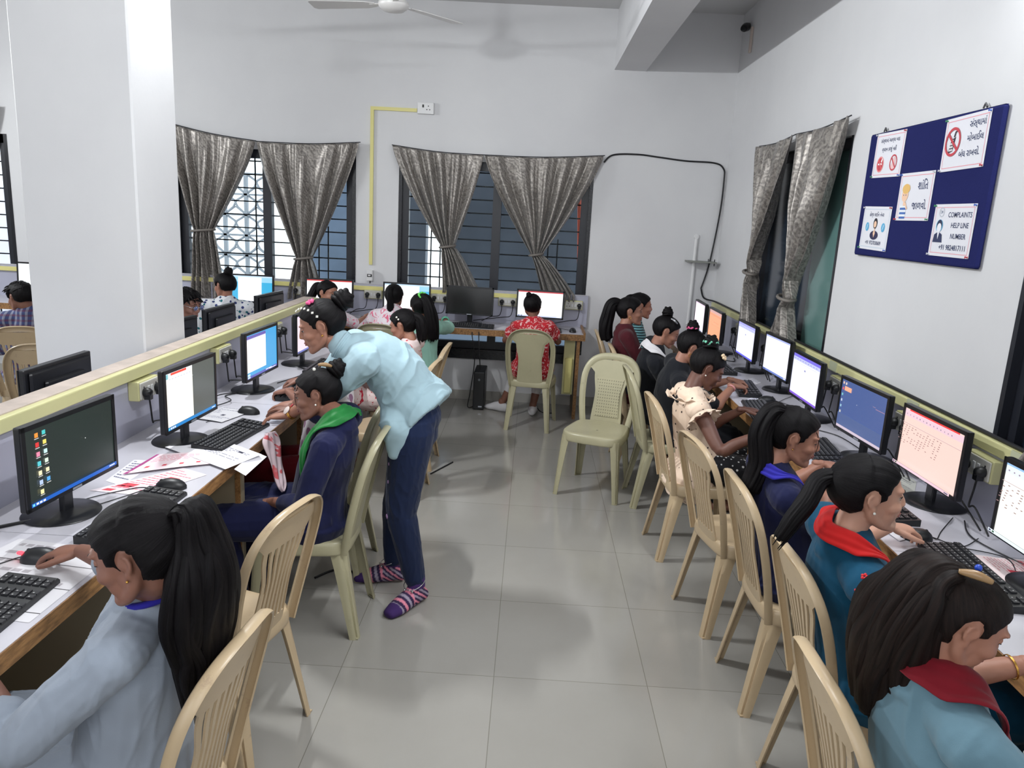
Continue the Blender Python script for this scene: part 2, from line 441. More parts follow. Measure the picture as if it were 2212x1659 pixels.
rx = lambda a, out, z: V((XR - out, a, z))
curtain('curtain', ((-3.42, 2.45), (-2.60, 2.325), (-3.10, 1.50), .10, (-3.24, .86), (-2.92, .86)), bx, .05, 'left of the two curtains on the left back window, tied high', .6, 1, 8)
curtain('curtain', ((-2.585, 2.322), (-1.64, 2.36), (-2.155, 1.29), .075, (-2.32, .9), (-1.98, .9)), bx, .05, 'right curtain of the left back window, tied low beside the mullion', .74, 2, 9)
curtain('curtain', ((-1.332, 2.352), (-.50, 2.305), (-.80, 1.47), .06, (-.83, 1.04), (-.50, 1.04)), bx, .05, 'left curtain of the middle window, its end bunched over the board', .67, 3, 10)
curtain('curtain', ((-.49, 2.305), (.592, 2.353), (.03, 1.44), .05, (.10, 1.02), (.42, 1.02)), bx, .05, 'right curtain of the middle window, tail swung to the right', .70, 4, 11)
curtain('curtain', ((6.11, 2.395), (5.27, 2.40), (5.83, 1.46), .06, (5.95, .96), (5.64, .96)), rx, .05, 'far curtain of the right wall window, knotted', .62, 5, 7)
curtain('curtain', ((5.27, 2.40), (4.37, 2.41), (4.95, 1.36), .07, (5.22, .96), (4.80, .96)), rx, .05, 'near curtain of the right wall window, knotted lower', .70, 6, 8)
curtain('curtain', ((2.40, 2.42), (1.5, 2.42), (2.1, 1.5), .08, (2.5, .99), (2.2, .99)), rx, .05, 'dark curtain edge at the right border of the photo', .55, 7, 7)
curtain('curtain', ((-5.9, 2.52), (-4.97, 2.52), (-5.5, 1.5), .08, (-5.6, .9), (-5.2, .9)), bx, .05, 'brownish curtain at the left border of the photo', .6, 8, 7)
# ------------------------------------------------------------------ desks
M_lam, nt, b = newmat('white_laminate'); b.inputs['Base Color'].default_value = rgb(200, 198, 206); b.inputs['Roughness'].default_value = .3
M_board = plain('grey_blue_laminate', rgb(178, 179, 196), .35)
M_wood, nt, b = newmat('brown_wood_edge')
f = noisetex(nt, coords(nt, (14, 2.5, 14)), 6, 6, .65)
link(nt, ramp(nt, f, [(.3, rgb(92, 64, 38)), (.6, rgb(160, 118, 74)), (.8, rgb(184, 146, 100))]), b.inputs['Base Color']); b.inputs['Roughness'].default_value = .45
M_dwood = plain('dull_brown_panel', rgb(120, 104, 84), .6, var=.15, vs=3)
M_beige = plain('beige_panel', rgb(150, 138, 116), .6, var=.06, vs=2)
M_ply = plain('raw_ply_top', rgb(182, 168, 158), .6, var=.14, vs=14)
DZ = .78
def desk(name, y0, y1, xe, xb, label, group, sideh=True, shelf=True):
    """desk running along y; xe = aisle edge, xb = wall side"""
    s = 1 if xb > xe else -1
    d = empty(name, ((xe + xb) / 2, (y0 + y1) / 2, 0), 0, label, 'desk', group)
    def P(nm, mb, m, sharp=None):
        mb.v = [(p[0] - d.location.x, p[1] - d.location.y, p[2]) for p in mb.v]; return mkobj(nm, mb, m, d, sharp=sharp)
    a, c = sorted((xe, xb))
    P('worktop', MB().box((a + (.004 if s > 0 else 0), y0 + .0015, DZ - .022), (c - (.004 if s < 0 else 0), y1 - .0015, DZ)), M_lam)
    e0, e1 = (xe, xe + s * .02)
    P('edge_strip', MB().box((min(e0, e1), y0, DZ - .05), (max(e0, e1), y1, DZ - .0015)), M_wood)
    for yy in (y0 + .01, (y0 + y1) / 2):
        q = P('side_panel', MB().box((a + .03, yy, 0), (c, yy + .022, DZ - .05)), M_beige)
        P('panel_edge', MB().box((min(xe + s * .008, xe + s * .03), yy - .003, 0), (max(xe + s * .008, xe + s * .03), yy + .027, DZ - .05)), M_wood)
    P('foot_rail', MB().box((min(xb - s * .2, xb - s * .18), y0 + .02, .10), (max(xb - s * .2, xb - s * .18), y1, .16)), M_wood)
    P('back_panel', MB().box((min(xb - s * .02, xb), y0, 0), (max(xb - s * .02, xb), y1, DZ - .03)), M_beige)
    return d
for i, (a, c) in enumerate(((.46, 2.10), (2.10, 3.74), (3.74, 5.86))):
    desk('computer_desk', a, c, -1.14, -1.68, ['white computer desk in the left foreground, nearest to the camera', 'white computer desk with pink leaflets on it in the left row', 'far white computer desk at the end of the left row'][i], 'desks along the partition')
for i, (a, c) in enumerate(((.46, 2.10), (2.10, 3.74), (3.74, 5.86))):
    desk('computer_desk', a, c, -2.30, -1.76, ['desk on the far side of the partition, in front of the pillar', 'desk on the far side of the partition, around the pillar', 'desk on the far side of the partition, before the boy with glasses'][i], 'desks behind the partition')
for i, (a, c) in enumerate(((.7, 2.36), (2.36, 4.02), (4.02, 5.68), (5.68, 7.2))):
    desk('computer_desk', a, c, 1.24, 1.71, ['nearest white desk of the right row', 'second nearest white desk of the right row', 'third white desk of the right row', 'last white desk of the right row, in the corner'][i], 'desks along the right wall')
# desk along the back wall
d = empty('computer_desk', (-2.5, 7.0, 0), 0, 'long wooden edged desk along the back wall under the windows', 'desk')
def PB(nm, mb, m): 
    mb.v = [(p[0] + 2.5, p[1] - 7.0, p[2]) for p in mb.v]; return mkobj(nm, mb, m, d)
PB('worktop', MB().box((-6.1, 6.704, DZ - .022), (.49, 7.2, DZ)), M_lam)
PB('edge_strip', MB().box((-6.1, 6.685, DZ - .055), (.49, 6.704, DZ - .001)), M_wood)
PB('edge_strip', MB().box((.49, 6.685, DZ - .055), (.508, 7.2, DZ + .02)), M_wood)
PB('end_panel', MB().box((.44, 6.72, 0), (.462, 7.18, DZ - .05)), M_dwood)
PB('panel_edge', MB().box((.436, 6.70, 0), (.466, 6.72, DZ - .05)), M_wood)
for x in (-1.75, -3.4): PB('side_panel', MB().box((x, 6.72, 0), (x + .022, 7.2, DZ - .05)), M_beige)
tag(mkobj('cable_duct', MB().box((.33, 6.74, .22), (.425, 6.80, DZ - .05)), M_cream), 'cream upright cable duct at the right end of the back desk', 'duct')
tag(mkobj('power_strip', rbox(MB(), (.345, 6.71, .24), (.41, 6.74, .56), .006), M_yellow), 'yellow power strip fixed below the right end of the back desk', 'power strip')
# boards
d2 = empty('desk_partition', (-1.72, 2.9, 0), 0, 'grey partition board with a cream trunking top between the two left desk rows', 'partition')
def PP(nm, mb, m): 
    mb.v = [(p[0] + 1.72, p[1] - 2.9, p[2]) for p in mb.v]; return mkobj(nm, mb, m, d2)
PP('board', MB().box((-1.76, .4, DZ - .02), (-1.68, 5.86, 1.072)), M_board)
PP('top_board', MB().box((-1.765, .4, 1.072), (-1.675, 5.86, 1.088)), M_ply)
PP('trunking', rbox(MB(), (-1.68, .4, 1.034), (-1.648, 5.86, 1.084), .005), M_cream)
d3 = empty('back_board', (-2.5, 7.22, 0), 0, 'grey board with yellow trunking standing behind the monitors of the back desk', 'board')
def PK(nm, mb, m): 
    mb.v = [(p[0] + 2.5, p[1] - 7.22, p[2]) for p in mb.v]; return mkobj(nm, mb, m, d3)
PK('board', MB().box((-6.1, 7.195, DZ), (.545, 7.212, 1.078)), M_board)
PK('trunking', rbox(MB(), (-6.1, 7.168, 1.02), (.30, 7.195, 1.06), .004), M_yellow)
PK('top_strip', MB().box((-6.1, 7.19, 1.078), (.545, 7.216, 1.084)), M_lam)
d4 = empty('back_board', (1.72, 4, 0), 0, 'grey board with cream trunking on top along the right wall', 'board')
def PR(nm, mb, m): 
    mb.v = [(p[0] - 1.72, p[1] - 4, p[2]) for p in mb.v]; return mkobj(nm, mb, m, d4)
PR('board', MB().box((1.71, .6, DZ), (1.727, 7.22, 1.03)), M_board)
PR('trunking', rbox(MB(), (1.688, .6, 1.046), (1.727, 7.12, 1.094), .005), M_cream)
for y in (1.6, 2.45, 3.2, 4.1, 5.0, 5.9): PR('tape', MB().box((1.684, y, 1.045), (1.69, y + .1, 1.0955)), plain('clear_tape', rgb(196, 200, 170), .15))
PR('board_top', MB().box((1.700, .6, 1.03), (1.727, 7.2, 1.046)), M_board)

# ------------------------------------------------------------------ sockets, plugs, cables
M_blk = plain('black_plastic', rgb(24, 25, 28), .4)
M_cable = plain('black_cable', rgb(18, 18, 22), .5)
M_sock = plain('socket_white', rgb(206, 204, 196), .4)
M_hole = plain('socket_slots', rgb(40, 40, 40), .6)
def axes(kind, x, y, z):
    """local frame: +X along the board to the viewer's right, -Y towards the room"""
    if kind == 'B': R = Matrix.Identity(4)
    elif kind == 'L': R = Matrix.Rotation(pi / 2, 4, 'Z')      # board faces +x
    else: R = Matrix.Rotation(-pi / 2, 4, 'Z')
    R = R.copy(); R.translation = V((x, y, z)); return R
proto_sock = None
def socket(kind, x, y, z, label, group):
    global proto_sock
    R = axes(kind, x, y, z)
    if proto_sock is None:
        s = empty('socket_box', (0, 0, 0)); proto_sock = s
        mkobj('box', rbox(MB(), (-.085, -.048, -.042), (.085, 0, .042), .004), M_cream, s)
        pl = mkobj('plate', rbox(MB(), (-.08, -.054, -.036), (.08, -.047, .036), .003), M_sock, s)
        mb = MB()
        for cx in (-.052, .052):
            for dx, dz in ((0, .014), (-.012, -.01), (.012, -.01)): mb.box((cx + dx - .003, -.0555, dz - .004), (cx + dx + .003, -.0535, dz + .004))
        mkobj('slots', mb, M_hole, pl)
        for cx in (-.014, .014): mkobj('switch', rbox(MB(), (cx - .009, -.058, -.014), (cx + .009, -.053, .014), .002), M_white, s)
        s.location = R.translation; s.rotation_euler = R.to_euler()
        return tag(s, label, 'socket', group)
    return tag(copytree(proto_sock, R.translation, R.to_euler().z, label, group), cat='socket')
def plug(kind, x, y, z, end, label, group, sx=0, via=None):
    """plug in a socket with a cable that runs to the point end (world)"""
    R = axes(kind, x, y, z); Ri = R.inverted()
    s = empty('power_plug', R.translation, 0, label, 'plug', group); s.rotation_euler = R.to_euler()
    mb = MB().lathe([(.019, 0), (.021, .006), (.02, .02), (.014, .03), (.008, .034)], 14, Matrix.Rotation(pi / 2, 4, 'X') @ Matrix.Rotation(0, 4, 'Z'))
    mb.box((-.013, -.03, -.03), (.013, -.004, 0))
    mkobj('plug_body', mb, M_blk, s, sharp=40)
    e = Ri @ V(end)
    pts = [V((0, -.02, -.028)), V((0, -.024, -.07)), V((sx * .02, -.03, -.13))] + [Ri @ V(p) for p in (via or [])] + [e]
    mkobj('cable', MB().tube(pts, .0037, 6, smoothpath=6), M_cable, s, sharp=60)
    return s

# ------------------------------------------------------------------ monitors
M_bez = plain('monitor_black', rgb(22, 23, 27), .35)
M_bez2 = plain('monitor_base_black', rgb(26, 27, 31), .3)
M_scr = attrmat('screen_light', emit=SCR)
M_off = plain('monitor_screen_off', rgb(30, 31, 31), .22)
SW, SH = .412, .232
def screen_mesh(draw):
    mb = MB(); st = [0]
    def R(x0, y0, x1, y1, c, e=1.0):
        """0..1 rectangle, y up"""
        d = -.0002 * st[0]; st[0] += 1
        c = tuple(k * e for k in c[:3]) + (1,)
        mb.quad([(-SW / 2 + SW * a, d, -SH / 2 + SH * q) for a, q in ((x0, y0), (x1, y0), (x1, y1), (x0, y1))], 0, c)
    draw(R); return mb.mesh('screen', smooth=False)
Wt = rgb(255, 255, 255)
rs = random.Random(3)
def taskbar(R, c=rgb(40, 130, 200), h=.055):
    R(0, 0, 1, h, c); R(.01, .01, .03, h - .01, rgb(120, 220, 240))
    for k in range(3): R(.045 + .035 * k, .012, .07 + .035 * k, h - .012, rgb(235, 240, 250))
    R(.9, .02, .97, .035, Wt)
def icons(R, n=7, two=True, sc=1.0):
    cs = [rgb(240, 150, 60), rgb(220, 60, 60), rgb(240, 140, 170), rgb(90, 200, 210), rgb(240, 230, 190), rgb(180, 200, 240), rgb(240, 230, 170)]
    cs2 = [rgb(80, 200, 200), rgb(240, 220, 110), rgb(200, 240, 240), rgb(220, 240, 220), rgb(240, 230, 190), rgb(90, 170, 230), None]
    for k in range(n):
        y = .9 - k * .125
        R(.10, y - .03, .135, y + .03, cs[k % 7]); R(.095, y - .05, .14, y - .04, rgb(230, 230, 230), .8)
        if two and cs2[k % 7]: R(.175, y - .02, .21, y + .035, cs2[k % 7]); R(.17, y - .045, .215, y - .035, rgb(230, 230, 230), .8)
def s_desktop_dark(R):
    R(0, 0, 1, 1, rgb(38, 47, 44), 1.0); icons(R); taskbar(R, rgb(30, 95, 190), .05); R(.62, .60, .628, .612, Wt)
def s_word(R):
    R(0, 0, 1, 1, rgb(86, 92, 90)); R(0, .055, .52, 1, rgb(255, 252, 238), 1.0)
    R(0, .93, .52, 1, rgb(245, 246, 250)); R(.1, .945, .40, .985, rgb(238, 70, 50))
    R(.01, .9, .05, .985, rgb(120, 190, 200))
    for k in range(8): R(.06 + .055 * k, .875, .09 + .055 * k, .89, rgb(190, 200, 215))
    R(.0, .80, .52, .81, rgb(220, 220, 225)); taskbar(R)
def s_win_blue(R):
    R(0, 0, 1, 1, rgb(70, 160, 215)); R(0, .14, .62, .94, Wt); R(0, .9, .62, .97, rgb(100, 90, 170)); R(0, .86, .62, .9, rgb(225, 225, 240))
    R(0, 0, 1, .055, rgb(95, 95, 175)); R(.02, .06, .1, .11, rgb(200, 225, 240)); R(.02, .01, .1, .05, rgb(200, 225, 240)); R(.72, .015, .95, .03, Wt); R(.6, .03, .8, .05, rgb(235, 235, 250))
def s_plain(c, top=None, tb=None):
    def d(R):
        R(0, 0, 1, 1, c); 
        if top: R(0, .95, 1, 1, top)
        if tb: R(0, 0, 1, .05, tb); R(.02, .01, .05, .04, rgb(30, 40, 80)); R(.08, .01, .11, .04, rgb(30, 40, 80)); R(.88, .015, .96, .035, Wt)
    return d
def s_page(side):
    def d(R):
        R(0, 0, 1, 1, rgb(60, 170, 215)); R(0, .75, 1, 1, rgb(150, 205, 232)); R(0, .0, 1, .05, rgb(235, 240, 250)) 
        R(0, .94, 1, 1, rgb(190, 215, 240)); a, c = side; R(a, .05, c, .94, Wt, 1.15)
    return d
def sheet(base, headc, tint, red=True):
    def d(R):
        R(0, 0, 1, 1, base); R(0, .86, 1, .97, tint)
        if red: R(.08, .965, .92, .995, rgb(245, 60, 60))
        else: R(0, .965, 1, 1, headc)
        for k in range(14): R(.03 + .06 * k + .01 * rs.random(), .89, .05 + .06 * k, .91, rgb(150, 130, 150))
        for k in range(6): R(0, .74 - k * .0001, 1, .745, rgb(185, 160, 165))
        for r in range(9):
            for k in range(13):
                if rs.random() < .62: R(.02 + .055 * k, .70 - r * .035, .038 + .055 * k + .01 * rs.random(), .712 - r * .035, rgb(150, 120, 120))
        R(0, 0, 1, .045, tint); R(.01, .01, .035, .035, rgb(60, 60, 90)); R(.05, .01, .075, .035, rgb(50, 90, 60)); R(.92, .01, .98, .03, rgb(90, 90, 110))
    return d
def s_dark_desktop(R):
    R(0, 0, 1, 1, rgb(72, 92, 145)); 
    for k in range(7): R(.025, .9 - k * .12, .055, .95 - k * .12, [rgb(225, 190, 170), rgb(220, 90, 90), rgb(120, 190, 190), rgb(190, 200, 220), rgb(150, 190, 210), rgb(200, 200, 190), rgb(240, 160, 110)][k])
    R(.08, .78, .24, .87, rgb(236, 170, 140)); R(.09, .9, .12, .95, rgb(215, 200, 190)); R(0, 0, 1, .055, rgb(200, 185, 200)); R(.4, .6, .408, .612, Wt); R(.74, .73, .8, .735, rgb(190, 150, 160)); R(.8, .70, .99, .71, rgb(170, 130, 150)); R(.0, .055, 1, .3, rgb(78, 96, 142))
def s_orange(R):
    R(0, 0, 1, 1, rgb(238, 160, 118)); R(0, .9, 1, 1, rgb(205, 160, 155)); R(0, .82, 1, .86, rgb(225, 140, 105)); R(0, 0, 1, .06, rgb(190, 165, 180)); R(.4, .6, .8, .61, rgb(220, 130, 100)); R(.25, .5, .95, .505, rgb(220, 130, 100))
def s_blueish(top, bot, win=True):
    def d(R):
        R(0, 0, 1, 1, rgb(222, 226, 255), 1.15); R(0, .92, 1, 1, top); R(0, .84, 1, .92, rgb(190, 195, 240)); R(0, 0, 1, .05, bot)
        R(.45, .66, .5, .7, rgb(150, 150, 190)); R(.1, .8, .9, .805, rgb(170, 170, 220))
        for k in range(9): R(.05 + .1 * k, .87, .1 + .1 * k, .89, rgb(150, 150, 210))
    return d
proto_mon = None
def monitor(loc, rz, draw, label, group, tilt=2, logo=True):
    global proto_mon
    if proto_mon is None:
        s = empty('computer_monitor', (0, 0, 0)); proto_mon = s
        T = Matrix.Translation((0, -.045, .22))
        h = MB(); rbox(h, (-.22, -.012, -.13), (.22, .012, .13), .004)
        rbox(h, (-.20, .010, -.115), (.20, .026, .115), .01)
        rbox(h, (-.13, .024, -.09), (.13, .040, .07), .012)
        # front bezel lip around the screen
        for a, c in (((-.22, -.0155, -.13), (-.205, -.011, .13)), ((.205, -.0155, -.13), (.22, -.011, .13)), ((-.22, -.0155, .115), (.22, -.011, .13)), ((-.22, -.0155, -.13), (.22, -.011, -.117))): h.box(a, c)
        ho = mkobj('housing', h, M_bez, s); ho.matrix_local = T
        mkobj('logo_plate', MB().box((-.022, -.0165, -.1275), (.022, -.0145, -.1205)), plain('logo_silver', rgb(190, 195, 205), .3, .6), ho)
        mb = MB(); rbox(mb, (-.024, -.028, .008), (.024, -.008, .17), .004); rbox(mb, (-.03, -.03, .1), (.03, .0, .2), .006)
        mkobj('neck', mb, M_bez2, s)
        mkobj('base', MB().lathe([(.112, 0), (.116, .003), (.112, .008), (.07, .012), (.03, .018)], 40), M_bez2, s, sharp=50)
        sc = mkobj('screen', screen_mesh(draw) if draw else None, None, s); 
        first = s
    else: first = copytree(proto_mon, (0, 0, 0), 0)
    first.location = loc; first.rotation_euler = (0, 0, rz)
    for ch in first.children:
        nm = ch.name.split('.')[0]
        if nm == 'housing': ch.matrix_local = Matrix.Translation((0, -.045, .22)) @ Matrix.Rotation(radians(-tilt), 4, 'X')
        if nm == 'screen':
            me = screen_mesh(draw) if draw else MB().quad([(-SW / 2, 0, -SH / 2), (SW / 2, 0, -SH / 2), (SW / 2, 0, SH / 2), (-SW / 2, 0, SH / 2)]).mesh('screen', False)
            ch.data = me; me.materials.append(M_scr if draw else M_off)
            ch.matrix_local = Matrix.Translation((0, -.045, .22)) @ Matrix.Rotation(radians(-tilt), 4, 'X') @ Matrix.Translation((0, -.0124, .0))
    return tag(first, label, 'monitor', group)
RL, RR = pi / 2, -pi / 2           # left row faces +x, right row faces -x
g = 'monitors of the left row'
mons = {}
LM = [(-1.475, 2.26, -3.7, s_desktop_dark, 'left row monitor showing a dark green desktop with icons, nearest the camera'),
      (-1.458, 3.07, -2.9, s_word, 'left row monitor with a white page beside a grey green area'),
      (-1.496, 4.02, -2.5, s_win_blue, 'left row monitor with a white window on a sky blue desktop'),
      (-1.47, 4.78, -2, s_plain(rgb(238, 216, 226), rgb(220, 200, 225), rgb(110, 120, 190)), 'left row monitor with a pale pink page, behind the bending girl')]
for x, y, a, dr, lb in LM: monitor((x, y, DZ), RL + radians(a), dr, lb, g, 0)
g = 'monitors of the right row'
RM = [(1.60, 2.13, 1.5, sheet(rgb(250, 250, 240), rgb(150, 190, 230), rgb(225, 238, 250), False), 'white spreadsheet monitor cut by the right border of the photo'),
      (1.62, 2.84, 1.9, sheet(rgb(240, 205, 195), rgb(230, 200, 210), rgb(228, 196, 208)), 'right row monitor with a pinkish spreadsheet under a red bar'),
      (1.585, 3.385, 4.0, s_dark_desktop, 'right row monitor with a slate blue desktop and an orange box'),
      (1.58, 4.10, .3, s_blueish(rgb(120, 110, 220), rgb(130, 90, 210)), 'right row monitor glowing violet with a red tinted bottom bar'),
      (1.64, 4.80, 3.2, s_plain(rgb(240, 240, 255), rgb(170, 180, 240), rgb(110, 130, 200)), 'plain white right row monitor right of the fourth seated girl'),
      (1.61, 5.41, .6, s_blueish(rgb(160, 160, 230), rgb(90, 90, 230)), 'bluish white monitor in front of the right wall window'),
      (1.56, 6.15, 0, s_orange, 'right row monitor with an orange screen'),
      (1.56, 6.73, -1, s_plain(rgb(240, 225, 240), rgb(225, 200, 225), rgb(200, 200, 230)), 'small pale monitor farthest away in the right corner')]
for x, y, a, dr, lb in RM: monitor((x, y, DZ), RR + radians(a), dr, lb, g, 0)
g = 'monitors on the back desk'
BM = [(-2.60, 7.02, 3, s_page((.24, .76)), 'back desk monitor with a white page between two blue strips, beside the curtain'),
      (-1.86, 7.02, 3, s_plain(Wt, rgb(200, 60, 60), rgb(120, 140, 200)), 'back desk monitor half hidden by the girl looking back'),
      (-1.14, 7.02, 0, s_page((.0, .78)), 'back desk monitor with a blue strip at its right, ahead of a long haired girl'),
      (-.55, 7.0, -6, None, 'dark switched off monitor on the back desk'),
      (.097, 7.03, -5, s_plain(Wt, rgb(190, 60, 70), rgb(200, 210, 240)), 'white monitor at the right end of the back desk behind the girl in red'),
      (-4.56, 7.02, 0, s_plain(rgb(240, 246, 250), None, rgb(200, 220, 235)), 'back desk monitor left of the pillar')]
for x, y, a, dr, lb in BM: monitor((x, y, DZ), radians(a), dr, lb, g, 4)
g = 'monitors behind the partition'
for x, y, a, lb in ((-1.90, 2.95, 0, 'back of a monitor standing in front of the pillar'), (-1.98, 4.12, 8, 'back of a monitor just right of the pillar'), (-1.98, 4.76, 1, 'back of a turned monitor below the white printed shirt'), (-1.95, 5.60, 6, 'back of the last monitor of the row behind the partition')):
    monitor((x + .05, y, DZ), RR - radians(a), s_plain(rgb(200, 215, 240)), lb, g, 0)

# sockets + plugs, back board
g1, g2 = 'sockets on the back board', 'plugs in the back board sockets'
for i, (x, ex) in enumerate(((-2.17, -2.35), (-1.49, -1.75), (-.855, -1.05), (-.215, -.5), (.41, .2))):
    w = ['right of the blue edged page monitor', 'behind the long haired girl', 'left of the dark monitor', 'right of the dark monitor', 'at the right end'][i]
    socket('B', x, 7.195, .988, 'white double socket of the back board, ' + w, g1)
    for j, (dx, e) in enumerate(((-.052, ex + .05), (.052, ex - .03))):
        if i in (0, 4) and j == (1 if i == 0 else 0): continue
        plug('B', x + dx, 7.14, .988, (e, 7.1, DZ + .02), '%s black plug in the back board socket %s' % (['left', 'right'][j], w), g2, sx=-1, via=[(x + dx - .1, 7.13, .84)])
g1, g2 = 'sockets on the partition', 'plugs on the partition'
for i, y in enumerate((3.16, 3.99, 4.86)):
    w = ['just left of the monitor with the white page', 'just left of the sky blue monitor', 'beside the pale pink monitor'][i]
    socket('L', -1.68, y, .982, 'cream socket box of the partition, ' + w, g1)
    for j, dx in enumerate((-.052, .052)):
        if i == 0 and j == 1: pass
        plug('L', -1.625, y + dx, .975, (-1.60, y + .22 + .06 * j, DZ + .008), '%s plug in the partition socket %s' % (['nearer', 'farther'][j], w), g2, via=[(-1.6, y + dx + .04, .84)])
g1, g2 = 'sockets of the right row', 'plugs of the right row'
for i, y in enumerate((2.68, 3.25, 4.02, 5.2, 6.03)):
    w = ['left of the white spreadsheet monitor', 'between the slate blue and the pinkish monitor', 'beside the slate blue monitor', 'behind the plain white monitor', 'beside the orange monitor'][i]
    socket('R', 1.71, y, .992, 'white socket box on the right wall board, ' + w, g1)
    for j, dx in enumerate((.052, -.052)):
        plug('R', 1.655, y + dx, .985, (1.64, y - .12 - .05 * j, DZ + .01), '%s plug %s' % (['farther', 'nearer'][j], w), g2, via=[(1.63, y + dx - .03, .86)])
# loose cables on desks
def cable(pts, label, r=.0028, name='cable', m=None, n=6):
    return tag(mkobj(name, MB().tube(pts, r, n, smoothpath=8), m or M_cable, sharp=60), label, 'cable')
zc = DZ + .005
cable([(-1.55, 3.62, zc), (-1.50, 3.72, zc + .01), (-1.58, 3.85, zc), (-1.52, 3.95, zc), (-1.6, 3.8, zc + .012), (-1.56, 3.66, zc)], 'coiled black cable on the left desk before the sky blue monitor')
cable([(-1.42, 4.2, zc), (-1.35, 4.5, zc), (-1.45, 4.7, zc)], 'black cable on the left desk near the pale pink monitor')
cable([(-1.5, 4.72, zc), (-1.36, 4.62, zc), (-1.3, 4.75, zc), (-1.4, 4.85, zc), (-1.52, 4.8, zc)], 'looped black cable at the foot of the pale pink monitor')
cable([(-1.62, 1.9, zc), (-1.58, 2.02, zc + .02), (-1.6, 2.1, zc), (-1.5, 2.2, zc)], 'thick black cable behind the nearest left monitor', .006)
cable([(1.62, 3.5, zc), (1.60, 3.75, zc), (1.5, 3.9, zc), (1.6, 4.0, zc)], 'black cable on the right desk between slate blue and violet monitors')
cable([(1.63, 2.3, zc), (1.58, 2.5, zc), (1.64, 2.66, zc)], 'black cable behind the pinkish monitor')
cable([(1.45, 2.42, zc), (1.6, 2.35, zc), (1.55, 2.2, zc)], 'thin mouse wire in front of the white spreadsheet monitor', .002)
cable([(1.6, 6.0, zc), (1.5, 5.85, zc), (1.58, 5.75, zc), (1.62, 5.9, zc)], 'black cable heap beside the orange monitor', .004)
cable([(-.52, 7.1, DZ), (-.5, 6.66, .74), (-.47, 6.68, .5), (-.5, 6.72, .2), (-.52, 6.8, .03), (-.42, 6.9, .05)], 'black cable hanging over the edge of the back desk to the computer tower', .005)
cable([(-.45, 7.1, DZ), (-.44, 6.66, .74), (-.42, 6.7, .45), (-.43, 6.86, .38)], 'second black cable hanging down to the computer tower', .005)
cable([(.05, 6.9, .4), (.08, 6.85, .15), (.15, 6.8, .03), (.28, 6.8, .02)], 'thin black cable hanging under the back desk', .004)
cable([(.60, 7.23, 2.30), (.68, 7.232, 2.37), (.9, 7.232, 2.385), (1.1, 7.232, 2.37), (1.34, 7.232, 2.35), (1.6, 7.232, 2.345), (1.69, 7.232, 2.3), (1.705, 7.225, 2.2), (1.70, 7.225, 1.9), (1.655, 7.228, 1.45), (1.60, 7.23, 1.2)], 'black wire running along the back wall from the curtain down to the corner', .008)
cable([(1.60, 7.215, 1.20), (1.63, 7.19, 1.12), (1.69, 7.0, 1.11), (1.705, 6.5, 1.106), (1.71, 5, 1.104), (1.71, 3.5, 1.102), (1.71, 2, 1.102)], 'black wire lying along the top of the right wall trunking', .008)

# ------------------------------------------------------------------ keyboards and mice
M_key = plain('keycap_black', rgb(36, 36, 40), .5)
M_leg = plain('key_legend', rgb(170, 170, 170), .6)
proto_kb = None
def keyboard(x, y, rz, label, group, z=DZ):
    global proto_kb
    if proto_kb is None:
        s = empty('keyboard', (0, 0, 0)); proto_kb = s
        mb = MB(); W_, D_ = .43, .135
        prof = [(-D_ / 2, 0), (D_ / 2, 0), (D_ / 2, .026), (-D_ / 2 + .006, .014), (-D_ / 2, .010)]
        mb.add([V((sx, p[0], p[1])) for sx in (-W_ / 2, W_ / 2) for p in prof], [(4, 3, 2, 1, 0), (5, 6, 7, 8, 9)] + [(i, (i + 1) % 5, 5 + (i + 1) % 5, 5 + i) for i in range(5)])
        mkobj('keyboard_body', mb, M_blk, s)
        k = MB(); lg = MB()
        for r in range(6):
            yy = .052 - r * .0205 - (.004 if r else 0); zz = .0235 - r * .0021
            x_ = -.205
            rowlen = 15 if r < 5 else 8
            for c in range(21):
                if c in (15, 18) : continue
                cx = -.203 + c * .0194 + (.003 if c > 14 else 0) + (.003 if c > 17 else 0)
                wk = .0165
                if r == 5 and 3 <= c <= 9:
                    if c > 3: continue
                    wk = .13; cx += .057
                k.box((cx - wk / 2 + .0, yy - .0085, zz - .004), (cx + wk / 2, yy + .0085, zz + .0055))
                if wk < .05: lg.box((cx - .005, yy + .001, zz + .0055), (cx - .001, yy + .0045, zz + .0058))
        k.box((-.21, -.064, .011), (.208, .064, .012)); ko = mkobj('keys', k, M_key, s); mkobj('key_legends', lg, M_leg, ko)
        s.location = (x, y, z); s.rotation_euler = (0, 0, rz); return tag(s, label, 'keyboard', group)
    return tag(copytree(proto_kb, (x, y, z), rz, label, group), cat='keyboard')
proto_ms = None
